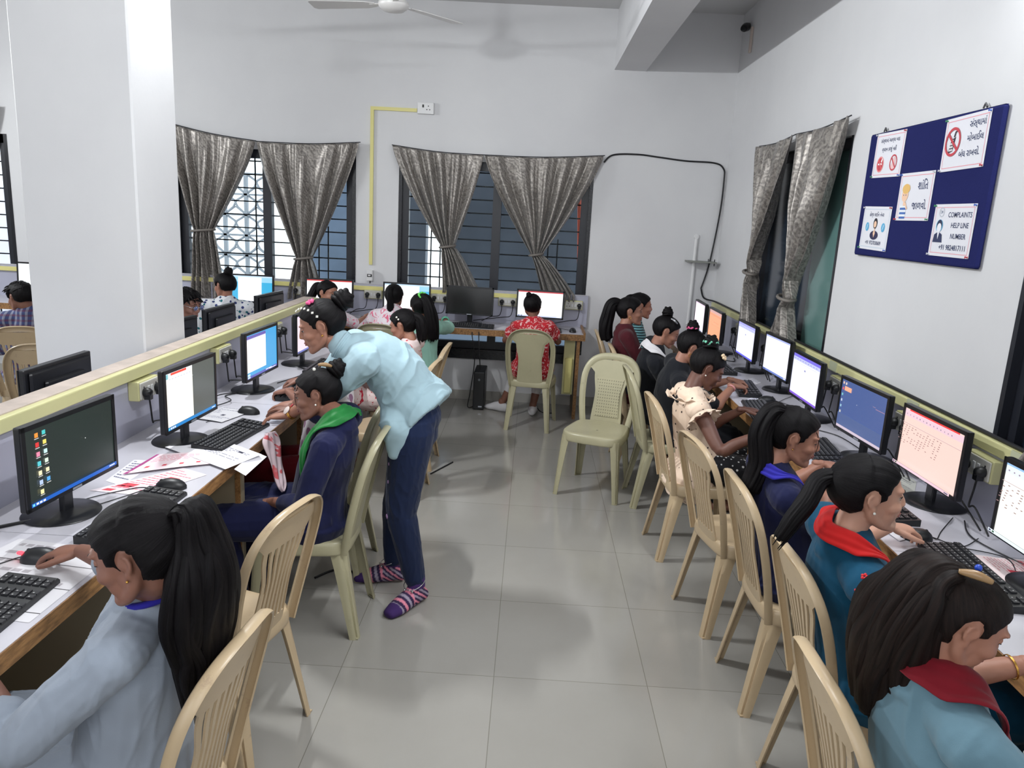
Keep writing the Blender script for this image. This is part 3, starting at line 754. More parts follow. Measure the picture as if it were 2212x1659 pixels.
def mouse(x, y, rz, label, group, wire=None):
    global proto_ms
    if proto_ms is None:
        s = empty('computer_mouse', (0, 0, 0)); proto_ms = s
        rows = []
        for i in range(13):
            t = i / 12; yy = -.055 + .11 * t; w = .031 * max(0, 1 - abs(2 * t - 1) ** 2.6) ** .5 + .0008; h = .037 * max(0, 1 - abs(2 * (t ** 1.15) - .95) ** 2.4) ** .5 + .001
            rows.append([V((w * cos(a), yy, h * max(0, sin(a)) ** .8)) for a in [pi * k / 12 for k in range(13)]])
        mkobj('mouse_body', MB().grid(rows), M_blk, s, sharp=180)
        mkobj('scroll_wheel', MB().lathe([(.006, -.003), (.008, 0), (.006, .003)], 12, Matrix.Translation((0, .028, .029)) @ Matrix.Rotation(pi / 2, 4, 'Y')), M_key, s, sharp=60)
        s.location = (x, y, DZ); s.rotation_euler = (0, 0, rz); s.scale = (1, 1, 1); tag(s, label, 'mouse', group)
    else: s = tag(copytree(proto_ms, (x, y, DZ), rz, label, group), cat='mouse')
    if wire:
        R = Matrix.Rotation(-rz, 4, 'Z')
        pts = [V((0, .05, .01)), V((0, .07, .004))] + [R @ (V((p[0], p[1], DZ + .004)) - V((x, y, DZ))) for p in wire]
        mkobj('mouse_wire', MB().tube(pts, .0018, 6, smoothpath=6), M_cable, s, sharp=60)
    return s
g = 'keyboards on the desks'
keyboard(-1.265, 1.60, RL + .04, 'large black keyboard at the left border of the photo', g)
keyboard(-1.235, 2.26, RL - .03, 'black keyboard half hidden by the ponytailed girl, next to the leaflets', g)
keyboard(-1.27, 3.16, RL - .12, 'black keyboard by the desk edge left of the wrist watch', g)
keyboard(-1.24, 4.03, RL + .02, 'black keyboard in front of the sky blue monitor', g)
keyboard(-1.29, 4.68, RL, 'black keyboard in front of the pale pink monitor', g)
keyboard(1.40, 3.42, RR - .12, 'black keyboard in front of the slate blue monitor', g)
keyboard(1.325, 4.18, RR - .1, 'black keyboard at the desk edge below the violet monitor', g)
keyboard(1.40, 4.75, RR - .12, 'black keyboard in front of the plain white monitor', g)
keyboard(1.40, 5.42, RR, 'black keyboard in front of the bluish white monitor', g)
keyboard(1.375, 2.80, RR, 'black keyboard just right of the face over the red collar', g)
keyboard(1.40, 2.19, RR - .06, 'black keyboard behind the brown hair with the blue clip', g)
keyboard(1.40, 1.55, RR, 'black keyboard at the right border beneath the white monitor', g)
keyboard(-.53, 6.80, 0, 'black keyboard below the dark monitor on the back desk', g)
keyboard(.08, 6.80, 0, 'black keyboard hidden partly by the girl in red', g)
keyboard(-1.86, 6.80, 0, 'black keyboard before the girl looking back', g)
g = 'mice on the desks'
mouse(-1.335, 1.935, RL + .1, 'black mouse with a red glow held at the left border', g, [(-1.45, 1.85), (-1.55, 1.7)])
mouse(-1.245, 2.525, RL + .2, 'black mouse lying on the pink leaflets', g, [(-1.36, 2.5), (-1.45, 2.4), (-1.5, 2.3)])
mouse(-1.345, 3.55, RL, 'black mouse under the hand with the red bracelet', g, [(-1.42, 3.5), (-1.47, 3.35)])
mouse(1.375, 2.475, RR, 'black mouse in front of the white spreadsheet monitor', g, [(1.5, 2.42), (1.6, 2.5)])
mouse(1.45, 4.455, RR, 'black mouse beside the open papers below the violet monitor', g, [(1.55, 4.4), (1.6, 4.3)])
mouse(.40, 6.84, 0, 'black mouse at the right end of the back desk', g, [(.4, 7.0)])
mouse(-1.52, 6.86, 0, 'black mouse on the back desk beside the looking girl', g, [(-1.52, 7.0)])
# red lit sensor of the held mouse: the light leaking at its nose
tag(mkobj('mouse_light', MB().ball((-1.383, 1.925, DZ + .024), (.012, .006, .006), 10), (lambda m: m)(plain('red_led', rgb(255, 40, 50), .4))), 'small red light on the nose of the held mouse', 'light')
_mc['red_led'].node_tree.nodes['Principled BSDF'].inputs['Emission Color'].default_value = (1, .04, .06, 1); _mc['red_led'].node_tree.nodes['Principled BSDF'].inputs['Emission Strength'].default_value = 2

tag(mkobj('floor_strip', MB().tube([(-.625, 5.0, .004), (-.50, 5.28, .004)], .006, 6), M_cable), 'thin dark strip lying on the aisle floor behind the bending girl', 'strip')
cable([(-.98, 3.4, .006), (-.9, 3.5, .006), (-.8, 3.48, .006)], 'black cable on the floor beneath the chair of the green scarf girl', .006)
# ------------------------------------------------------------------ papers
M_pap = attrmat('printed_paper', .7)
def paper(pts, label, draw=None, z=DZ + .001, curl=0, base=rgb(226, 224, 230), name='paper', cat='paper', n=8):
    """sheet through four corner points (bl, br, tr, tl) in world xy (optional z); draw(R) in 0..1"""
    P = [V((p[0], p[1], p[2] if len(p) > 2 else z)) for p in pts]
    def at(u, v, h=0):
        q = (P[0] * (1 - u) + P[1] * u) * (1 - v) + (P[3] * (1 - u) + P[2] * u) * v
        q.z += h + curl * (sin(u * 3.1) * .6 + abs(sin(v * 4 + 1)) * .4); return q
    mb = MB(); rows = [[at(i / n, j / n) for i in range(n + 1)] for j in range(n + 1)]
    mb.grid(rows, 0, False, base); st = [1]
    def R(x0, y0, x1, y1, c):
        h = .0003 * st[0]; k = max(1, int((x1 - x0) * n * 2))
        mb.grid([[at(x0 + (x1 - x0) * i / k, y, h) for i in range(k + 1)] for y in (y0, y1)], 0, False, c)
    if draw: draw(R)
    return tag(mkobj(name, mb, M_pap), label, cat)
rt = random.Random(5)
def text_lines(R, x0, x1, y0, y1, n, c, gaps=True):
    for k in range(n):
        y = y1 - (y1 - y0) * k / n; x = x0
        while x < x1:
            w = rt.uniform(.03, .12); R(x, y, min(x + w, x1), y + (y1 - y0) / n * .35, c); x += w + .02
            if gaps and rt.random() < .08: break
ink = rgb(90, 90, 120); pink = rgb(214, 70, 84)
paper([(-1.47, 2.95), (-1.13, 2.73), (-1.06, 2.93), (-1.36, 3.14)], 'white printed sheets overhanging the left desk edge below the keyboard', lambda R: (text_lines(R, .1, .9, .35, .8, 9, ink), R(.72, .75, .8, .82, rgb(50, 50, 70))), z=DZ + .009)
paper([(-1.10, 2.74, DZ + .008), (-1.06, 2.75, DZ - .02), (-1.05, 2.96, DZ - .01), (-1.10, 2.96, DZ + .008)], 'corner of white sheet bent over the left desk edge', None)
paper([(-1.47, 2.62), (-1.19, 2.80), (-1.25, 2.93), (-1.46, 2.86)], 'folded pink printed leaflet with a magenta spine on the left desk', lambda R: (R(0, 0, .05, 1, rgb(170, 60, 130)), text_lines(R, .1, .95, .5, .85, 5, rgb(226, 150, 165)), [R(.15 + .2 * k, .2, .2 + .2 * k, .3, pink) for k in range(4)]), z=DZ + .004, curl=.006, base=rgb(240, 218, 224))
paper([(-1.50, 2.46), (-1.30, 2.44), (-1.18, 2.68), (-1.30, 2.74)], 'white leaflet with red print lying flat under the mouse', lambda R: (text_lines(R, .08, .9, .1, .9, 12, rgb(222, 130, 145)), R(.1, .2, .4, .34, pink), R(.45, .6, .75, .7, pink), R(.12, .05, .3, .12, pink)), z=DZ + .0015, base=rgb(236, 224, 230))
paper([(-1.50, 2.56), (-1.42, 2.52), (-1.42, 2.8), (-1.52, 2.8)], 'loose greyish sheet behind the leaflets', lambda R: text_lines(R, .1, .9, .1, .9, 8, ink), z=DZ + .0008)
paper([(-1.55, 3.40), (-1.40, 3.36), (-1.34, 3.58), (-1.50, 3.62)], 'folded newspaper under the mouse wire near the watch', lambda R: (text_lines(R, .05, .95, .05, .95, 12, rgb(130, 130, 150)), R(.5, .4, .62, .5, rgb(60, 60, 80))), z=DZ + .004, curl=.004, base=rgb(205, 204, 208))
paper([(-1.55, 1.66), (-1.16, 1.62), (-1.16, 2.02), (-1.48, 2.06)], 'worn scribbled sheet under the nearest left keyboard', lambda R: ([R(.0, .1 + .3 * k, 1, .108 + .3 * k, rgb(70, 66, 70)) for k in range(3)], text_lines(R, .1, .9, .2, .9, 6, rgb(170, 165, 170))), z=DZ + .0009, base=rgb(214, 212, 216))
paper([(1.30, 3.22), (1.33, 3.08), (1.49, 3.20), (1.45, 3.32)], 'blank white sheet before the slate blue monitor', None, z=DZ + .002, curl=.004, base=rgb(238, 240, 246))
paper([(1.53, 3.02), (1.56, 2.88), (1.68, 3.10), (1.66, 3.24)], 'grey printed card lying between the monitor bases of the right row', lambda R: (R(.1, .1, .9, .12, ink), R(.1, .85, .9, .87, ink), text_lines(R, .2, .8, .3, .7, 5, rgb(140, 140, 145))), z=DZ + .0015, base=rgb(198, 198, 190))
paper([(1.50, 2.36), (1.48, 2.12), (1.64, 2.06), (1.66, 2.34)], 'red and white leaflet at the right border behind the brown hair', lambda R: (text_lines(R, .05, .95, .1, .9, 12, rgb(222, 150, 155)), R(.4, .35, .62, .6, pink), R(.05, .8, .3, .88, pink), R(.8, .02, .98, .3, rgb(160, 60, 70))), z=DZ + .002, curl=.006, base=rgb(240, 222, 222))
paper([(1.26, 2.72), (1.30, 2.44), (1.40, 2.50), (1.36, 2.70)], 'crumpled white sheet below the mouse of the right row', lambda R: text_lines(R, .1, .9, .1, .9, 6, rgb(170, 170, 180)), z=DZ + .0012, curl=.003)
paper([(1.27, 4.40), (1.28, 4.12), (1.42, 4.36), (1.44, 4.62)], 'open notebook sheet between the typing hands on the right desk', lambda R: text_lines(R, .1, .9, .1, .9, 8, rgb(160, 160, 180)), z=DZ + .0012, base=rgb(236, 236, 250))
paper([(1.24, 4.02), (1.30, 3.95), (1.46, 4.20), (1.44, 4.34)], 'white paper strip beneath the keyboard at the desk edge', None, z=DZ + .0012, base=rgb(230, 230, 240))
paper([(1.44, 5.0), (1.46, 4.86), (1.58, 5.02), (1.56, 5.16)], 'small white sheet beside the plain white monitor', lambda R: text_lines(R, .1, .9, .1, .9, 6, rgb(150, 150, 170)), z=DZ + .0012)
paper([(1.30, 1.62), (1.32, 1.40), (1.44, 1.44), (1.42, 1.66)], 'white cloth like sheet on the desk at the lower right border', lambda R: text_lines(R, .1, .9, .1, .9, 6, rgb(130, 180, 160)), z=DZ + .0012, curl=.006)
paper([(-.30, 6.74), (-.05, 6.72), (.0, 6.92), (-.24, 6.96)], 'white sheet on the back desk right of the dark monitor', None, z=DZ + .0012)

# ------------------------------------------------------------------ computer tower
t = empty('computer_tower', (-.43, 6.97, 0), 0, 'slim black computer tower on the floor under the back desk', 'computer')
mb = MB(); rbox(mb, (-.052, -.14, .004), (.052, .2, .362), .008); mkobj('case', mb, plain('tower_black', rgb(24, 26, 30), .4), t)
mkobj('front_panel', rbox(MB(), (-.049, -.148, .012), (.049, -.138, .355), .004), M_blk, t)
mkobj('power_button', MB().lathe([(.011, 0), (.011, .003), (.007, .004)], 20, Matrix.Translation((0, -.148, .29)) @ Matrix.Rotation(pi / 2, 4, 'X')), plain('button_grey', rgb(120, 125, 130), .3), t)
mkobj('badge', MB().box((-.0, -.150, .03), (.034, -.1475, .042)), _mc['logo_silver'], t)
t = empty('computer_tower', (-1.5, 2.05, 0), 0, 'dark computer tower standing under the nearest left desk', 'computer')
mb = MB(); rbox(mb, (-.1, .08, .004), (.12, .26, .40), .008); mkobj('case', mb, _mc['tower_black'], t)

# ------------------------------------------------------------------ wall fittings
t = tag(mkobj('wall_trunking', MB().box((-1.548, 7.222, 1.26), (-1.518, 7.24, 2.685)).box((-1.518, 7.222, 2.655), (-1.125, 7.24, 2.685)), M_yellow), 'yellow L shaped trunking between the two back windows', 'trunking')
t = empty('wall_socket', (-1.045, 7.24, 2.69), 0, 'white wall socket high on the back wall at the end of the trunking', 'socket')
mkobj('plate', rbox(MB(), (-.075, -.03, -.05), (.075, 0, .05), .004), M_white, t)
mb = MB().box((-.03, -.032, .005), (-.015, -.0295, .03))
for dx, dz in ((.025, .018), (.012, -.012), (.038, -.012)): mb.lathe([(.005, 0), (.005, .002)], 8, Matrix.Translation((dx, -.0295, dz)) @ Matrix.Rotation(pi / 2, 4, 'X'))
mkobj('sockets', mb, M_hole, t)
t = empty('circuit_breaker', (-1.533, 7.24, 1.16), 0, 'white circuit breaker below the yellow trunking', 'breaker')
mkobj('breaker_body', rbox(MB(), (-.028, -.06, -.05), (.028, 0, .05), .004), M_white, t)
mb = MB(); rbox(mb, (-.022, -.066, -.012), (.022, -.058, .014), .002); mkobj('toggle_window', mb, M_hole, t)
mkobj('toggle', MB().box((-.012, -.074, -.004), (.012, -.064, .008)), M_white, t)
mkobj('lead', MB().tube([(0, -.03, -.05), (0, -.035, -.09)], .006, 6), M_cable, t)
t = empty('wall_shelf', (1.56, 7.24, 1.455), 0, 'small grey shelf plate on the back wall near the corner', 'shelf')
mkobj('plate', MB().box((-.135, -.16, -.006), (.13, 0, .006)), plain('shelf_grey', rgb(130, 132, 126), .5), t)
mkobj('bracket', MB().box((.105, -.15, -.03), (.112, -.14, .03)).box((.06, -.1, .006), (.066, -.09, .03)), M_bar, t)
t = tag(mkobj('wall_pipe', MB().tube([(1.51, 7.225, 1.66), (1.51, 7.225, .86)], .016, 10), M_white, sharp=60), 'white upright pipe passing behind the small shelf', 'pipe')
t = tag(mkobj('pipe_mouth', MB().tube([(1.51, 7.24, 1.68), (1.51, 7.222, 1.68)], .022, 16).tube([(1.51, 7.222, 1.68), (1.51, 7.2215, 1.68)], .014, 12), M_white, sharp=60), 'round white pipe mouth above the small shelf', 'pipe')
t = empty('security_camera', (1.705, 7.0, 3.44), radians(-30), 'small dark camera high in the right corner', 'camera')
mkobj('mount', MB().tube([(0, .1, .05), (0, .02, .03), (0, 0, 0)], .012, 8), M_bar, t, sharp=60)
mkobj('camera_body', MB().loft([(0, .04, .02), (0, -.03, 0), (0, -.08, -.02)], [(.03, .03), (.035, .035), (.03, .03)], (1, 0, 0)), M_bez, t, sharp=60)
mkobj('lens', MB().lathe([(.02, 0), (.02, .01), (.01, .012)], 16, Matrix.Translation((0, -.105, -.03)) @ Matrix.Rotation(pi / 2, 4, 'X')), plain('lens_glass', rgb(10, 12, 16), .08), t, sharp=60)
tag(mkobj('cable_clip', MB().box((1.71, 6.86, 3.22), (1.728, 6.89, 3.42)), plain('peeling_brown', rgb(200, 186, 176), .6)), 'pale strip on the right wall beside the small camera', 'strip')

# notice board --------------------------------------------------------
nb = empty('notice_board', (1.73, 3.575, 1.985), -pi / 2, 'dark blue felt notice board with five pinned sheets on the right wall', 'notice board')
# local: +X = towards the camera (world -y), -Y into the room
BW0, BW1, BZ0, BZ1 = -.575, .575, -.302, .305
M_felt = plain('navy_felt', rgb(36, 40, 90), .95, spec=.1, bmp=.3, bs=300)
mkobj('felt_panel', rbox(MB(), (BW0, -.024, BZ0), (BW1, -.003, BZ1), .010), M_felt, nb)
for x in (-.44, .42): mkobj('hook', MB().tube([(x - .012, -.012, BZ1 + .005), (x, -.012, BZ1 + .022), (x + .014, -.012, BZ1 + .006)], .004, 6), plain('steel_hook', rgb(110, 110, 112), .3, .8), nb)
FONTS = {}
def textmesh(s, size, col, M, mi=0, align='CENTER'):
    cu = bpy.data.curves.new('t', 'FONT'); cu.body = s; cu.size = size; cu.align_x = align; cu.align_y = 'CENTER'; cu.resolution_u = 3
    cu.offset = size * .012
    o = bpy.data.objects.new('t', cu); COL.objects.link(o)
    dg = bpy.context.evaluated_depsgraph_get(); dg.update()
    me = bpy.data.meshes.new_from_object(o.evaluated_get(dg), depsgraph=dg)
    vs = [M @ V((v.co.x, 0, v.co.y)) for v in me.vertices]; fs = [tuple(p.vertices) for p in me.polygons]
    bpy.data.objects.remove(o); bpy.data.curves.remove(cu); bpy.data.meshes.remove(me)
    return vs, fs, mi, col
def poster(cx, cz, w, h, rot, label, draw):
    """thin laminated sheet pinned on the board; draw(rect, disc, text, poly) in sheet metres"""
    wx = nb.matrix_basis.copy()
    M = Matrix.Translation((cx, -.0262, cz)) @ Matrix.Rotation(radians(rot), 4, 'Y')
    p = empty('notice_sheet', (0, 0, 0), 0, label, 'notice', 'sheets pinned on the notice board')
    p.matrix_world = Matrix.Translation(nb.location) @ Matrix.Rotation(-pi / 2, 4, 'Z') @ M
    mb = MB(); lay = [0]
    def L(): lay[0] += 1; return -.001 - .00012 * lay[0]
    mb.box((-w / 2, -.001, -h / 2), (w / 2, 0, h / 2), 0, rgb(226, 226, 232))
    def rect(x0, z0, x1, z1, c): d = L(); mb.quad([(x0, d, z0), (x1, d, z0), (x1, d, z1), (x0, d, z1)], 0, c)
    def disc(x, z, rx_, rz_, c, n=28, a0=0, a1=2 * pi):
        d = L(); mb.quad([(x + rx_ * cos(a0 + (a1 - a0) * k / n), d, z + rz_ * sin(a0 + (a1 - a0) * k / n)) for k in range(n)], 0, c)
    def poly(pts, c): d = L(); mb.quad([(x, d, z) for x, z in pts], 0, c)
    def ring(x, z, r, t, c, n=32):
        d = L(); rows = [[V((x + q * cos(2 * pi * k / n), d, z + q * sin(2 * pi * k / n))) for k in range(n)] for q in (r - t, r)]
        mb.grid(rows, 0, True, c)
    def text(s, x, z, size, c=rgb(50, 60, 100)): mb.add(*textmesh(s, size, c, Matrix.Translation((x, L(), z))))
    def border(c, i=.012):
        for a in ((-w / 2 + i, -h / 2 + i, w / 2 - i, -h / 2 + i + .003), (-w / 2 + i, h / 2 - i - .003, w / 2 - i, h / 2 - i), (-w / 2 + i, -h / 2 + i, -w / 2 + i + .003, h / 2 - i), (w / 2 - i - .003, -h / 2 + i, w / 2 - i, h / 2 - i)): rect(*a, c)
    draw(rect, disc, poly, ring, text, border)
    mkobj('sheet', mb, M_pap, p)
    for k, (sx, sz) in enumerate(((-1, -1), (1, -1), (-1, 1), (1, 1))):
        c = [rgb(190, 60, 70), rgb(60, 140, 90), rgb(60, 100, 190), rgb(200, 200, 205)][(k + int(cx * 10)) % 4]
        mkobj('push_pin', MB().lathe([(.004, 0), (.0025, .003), (.0025, .007), (.005, .009)], 10, Matrix.Translation((sx * (w / 2 - .006), -.001, sz * (h / 2 - .006))) @ Matrix.Rotation(pi / 2, 4, 'X')), plain('pin_%d' % (k + int(cx * 10) & 3), c, .3), p, sharp=60)
red = rgb(196, 70, 80); navy = rgb(48, 58, 96); skin_ = rgb(240, 200, 170); bl = rgb(90, 170, 210)
def d1(rect, disc, poly, ring, text, border):
    border(rgb(226, 150, 160)); text('સંસ્થામાં આવ્યા બાદ', .0, .068, .026, navy); text('વ્યસન કરવું નહીં', .0, .026, .026, navy)
    disc(-.075, -.043, .034, .038, red); ring(-.075, -.043, .038, .007, rgb(230, 140, 140)); rect(-.098, -.046, -.055, -.038, rgb(245, 240, 240)); poly([(-.07, -.03), (-.06, -.016), (-.066, -.008), (-.05, -.018), (-.06, -.036)], rgb(245, 240, 240)); poly([(-.102, -.022), (-.096, -.016), (-.048, -.064), (-.054, -.07)], rgb(220, 100, 100))
    poly([(.045, -.06), (.07, -.012), (.085, -.02), (.09, -.065), (.07, -.08)], rgb(230, 190, 190)); ring(.068, -.04, .038, .007, red); poly([(.04, -.018), (.046, -.012), (.096, -.062), (.09, -.068)], red)
def d2_(rect, disc, poly, ring, text, border):
    border(rgb(226, 150, 160)); text('સંસ્થામાં', .078, .066, .036, navy); text('મોબાઈલ', .074, .012, .036, navy); text('બંધ રાખવો.', .045, -.046, .036, navy)
    poly([(-.115, -.034), (-.082, -.028), (-.068, .028), (-.1, .02)], rgb(60, 50, 60))
    for i in range(3):
        for k in range(4): rect(-.108 + i * .010, -.026 + k * .012, -.101 + i * .010, -.018 + k * .012, rgb(235, 235, 235))
    poly([(-.084, .028), (-.074, .028), (-.069, .045), (-.055, .05), (-.057, .055), (-.076, .05)], rgb(60, 50, 60)); ring(-.086, .01, .058, .011, red); poly([(-.132, .042), (-.124, .05), (-.042, -.022), (-.05, -.03)], red)
def d3_(rect, disc, poly, ring, text, border):
    border(rgb(226, 150, 160)); text('શાંિત', .065, .045, .05, navy); text('જાળવો.', .055, -.042, .046, navy)
    for k in range(6): rect(-.118, -.098 + k * .01, -.062 + k * .001, -.089 + k * .01, rgb(70, 110, 180) if k % 2 == 0 else rgb(235, 240, 245))
    disc(-.088, .008, .030, .030, skin_); disc(-.084, .036, .036, .022, rgb(226, 184, 110)); rect(-.094, -.04, -.078, -.02, skin_); disc(-.1, .008, .003, .004, navy, 8); disc(-.078, .008, .003, .004, navy, 8); poly([(-.08, -.03), (-.058, -.058), (-.048, -.054), (-.072, -.022)], skin_)
def d4_(rect, disc, poly, ring, text, border):
    border(rgb(190, 205, 220)); text('હેલ્પ લાઈન નંબર', .0, .066, .026, navy); text('+91 9727030609', .0, -.072, .026, navy)
    disc(-.09, .006, .02, .022, bl); disc(.09, .006, .02, .022, bl); poly([(-.097, -.006), (-.093, -.006), (-.083, .02), (-.088, .018)], rgb(240, 245, 250)); poly([(.083, -.006), (.087, -.006), (.097, .02), (.092, .018)], rgb(240, 245, 250))
    disc(0, -.034, .046, .022, rgb(50, 46, 80)); disc(0, .024, .022, .026, rgb(40, 34, 44)); disc(0, .02, .015, .016, skin_); poly([(-.012, -.024), (0, -.046), (.012, -.024), (0, .004)], skin_)
def d5_(rect, disc, poly, ring, text, border):
    border(rgb(226, 160, 170)); text('COMPLAINTS', .045, .062, .029, navy); text('HELP LINE', .055, .02, .029, navy); text('NUMBER', .055, -.024, .029, navy); text('+91 9824817111', .025, -.07, .030, navy)
    ring(-.095, .074, .020, .004, rgb(190, 195, 205)); text('24', -.095, .074, .018, rgb(130, 140, 160))
    poly([(-.135, -.05), (-.06, -.05), (-.068, -.018), (-.085, -.01), (-.11, -.01), (-.128, -.018)], rgb(50, 56, 90)); poly([(-.105, -.01), (-.09, -.01), (-.0975, -.038)], rgb(240, 240, 245))
    disc(-.0975, .018, .026, .026, bl); disc(-.0975, .02, .021, .023, rgb(46, 50, 76)); disc(-.0975, .010, .017, .019, rgb(235, 235, 240))
poster(-.33, .190, .308, .213, 1.0, 'notice sheet with two round red no smoking signs, upper left of the board', d1)
poster(.342, .188, .318, .213, -1, 'notice sheet with a crossed out mobile phone, upper right of the board', d2_)
poster(.0, -.016, .308, .213, 0, 'notice sheet with a fair haired boy in a striped shirt, middle of the board', d3_)
poster(-.355, -.163, .308, .213, 1, 'notice sheet with a dark haired woman between two blue phones', d4_)
poster(.36, -.160, .312, .213, 0, 'complaints help line notice sheet at the lower right of the board', d5_)

# ------------------------------------------------------------------ ceiling fans
M_fan = plain('white_fan_enamel', rgb(214, 212, 210), .3)
def fan(x, y, a, label):
    f_ = empty('ceiling_fan', (x, y, 3.08), a, label, 'fan', None)
    mkobj('motor_housing', MB().lathe([(.02, .0), (.07, .008), (.098, .03), (.104, .045), (.10, .062), (.07, .085), (.03, .10)], 32), M_fan, f_, sharp=50)
    mkobj('canopy', MB().lathe([(.03, .10), (.035, .12), (.03, .15), (.012, .16)], 20), plain('fan_brown', rgb(140, 120, 105), .5), f_, sharp=50)
    mkobj('down_rod', MB().tube([(0, 0, .14), (0, 0, CEIL - 3.08)], .011, 10), M_fan, f_, sharp=60)
    for k in range(3):
        R = Matrix.Rotation(2 * pi * k / 3, 4, 'Z') @ Matrix.Rotation(radians(8), 4, 'X')
        mb = MB(); poly = [(.13, -.03), (.2, -.055), (.58, -.07), (.6, -.05), (.6, .05), (.58, .065), (.2, .05), (.13, .03)]
        mb.prism(poly, .048, .052, R); mkobj('blade', mb, M_fan, f_)
        mkobj('blade_arm', MB().box((.08, -.018, .046), (.17, .018, .052), M=R), M_fan, f_)
fan(-1.03, 5.5, radians(50), 'white ceiling fan hanging at the top of the photo')
fan(-3.62, 5.5, radians(3), 'second ceiling fan, its blade showing past the pillar')  # fan added here; its blade tip replaces a shadow-like grey blob
# ------------------------------------------------------------------ plastic chairs
def chairmat(name, c, worn):
    m, nt, b = newmat(name); b.inputs['Roughness'].default_value = .32; b.inputs['Specular IOR Level'].default_value = .5
    f = noisetex(nt, coords(nt), 5, 6, .65)
    base = ramp(nt, f, [(.35, tuple(k * .9 for k in c[:3]) + (1,)), (.7, c)])
    s = noisetex(nt, coords(nt, (1, 1, 1)), 16, 8, .75)
    sp = ramp(nt, s, [(.60, (0, 0, 0, 1)), (.70, (1, 1, 1, 1))])
    link(nt, mixc(nt, sp, base, worn), b.inputs['Base Color'])
    bump(nt, b, s, .05, .002); return m
M_chA = chairmat('cream_beige_plastic', rgb(190, 168, 136), rgb(164, 142, 118))
M_chB = chairmat('greenish_cream_plastic', rgb(174, 168, 138), rgb(156, 150, 122))
M_chBp, nt, b = newmat('greenish_cream_dimpled'); b.inputs['Roughness'].default_value = .32
vo = nt.nodes.new('ShaderNodeTexCoord')
sx = nt.nodes.new('ShaderNodeSeparateXYZ'); link(nt, vo.outputs['Object'], sx.inputs[0])
def cell(o, k):
    a = nt.nodes.new('ShaderNodeMath'); a.operation = 'MULTIPLY'; a.inputs[1].default_value = k; link(nt, o, a.inputs[0])
    f_ = nt.nodes.new('ShaderNodeMath'); f_.operation = 'FRACT'; link(nt, a.outputs[0], f_.inputs[0])
    s_ = nt.nodes.new('ShaderNodeMath'); s_.operation = 'SUBTRACT'; s_.inputs[1].default_value = .5; link(nt, f_.outputs[0], s_.inputs[0])
    p = nt.nodes.new('ShaderNodeMath'); p.operation = 'POWER'; p.inputs[1].default_value = 2; link(nt, s_.outputs[0], p.inputs[0]); return p.outputs[0]
ad = nt.nodes.new('ShaderNodeMath'); ad.operation = 'ADD'; link(nt, cell(sx.outputs['X'], 62), ad.inputs[0]); link(nt, cell(sx.outputs['Z'], 50), ad.inputs[1])
hole = ramp(nt, ad.outputs[0], [(.03, (1, 1, 1, 1)), (.05, (0, 0, 0, 1))])
link(nt, mixc(nt, hole, rgb(174, 168, 138), rgb(112, 108, 88)), b.inputs['Base Color'])
BH = .475                                                            # back height above the seat
def bpos(x, v, out=0.0):
    """point of the back shell: x lateral, v height above the seat (m), out = towards the back"""
    y = -.185 - .21 * v - .10 * v * v + .45 * x * x - out
    return V((x, y, .415 + v))
def arch(t):
    """outer outline of the back, t 0..1 from the right foot over the top to the left foot"""
    s = abs(2 * t - 1); sg = 1 if t < .5 else -1
    if s > .5:
        k = (1 - s) / .5; return (sg * (.172 + .036 * sin(k * pi / 2)), -.04 + k * .31)
    a = (.5 - s) / .5 * pi / 2
    return (sg * .208 * cos(a) ** .72, .27 + (BH - .27) * sin(a) ** .8)
def inner_half(v):
    if v < .27: return .178 + .03 * sin(v / .27 * pi / 2) - .04
    q = min(.999, (v - .27) / (BH - .27)); a = math.asin(q ** (1 / .8)); return max(0, .208 * cos(a) ** .72 - .035)
def sm(a, b_, x): t = max(0, min(1, (x - a) / (b_ - a))); return t * t * (3 - 2 * t)
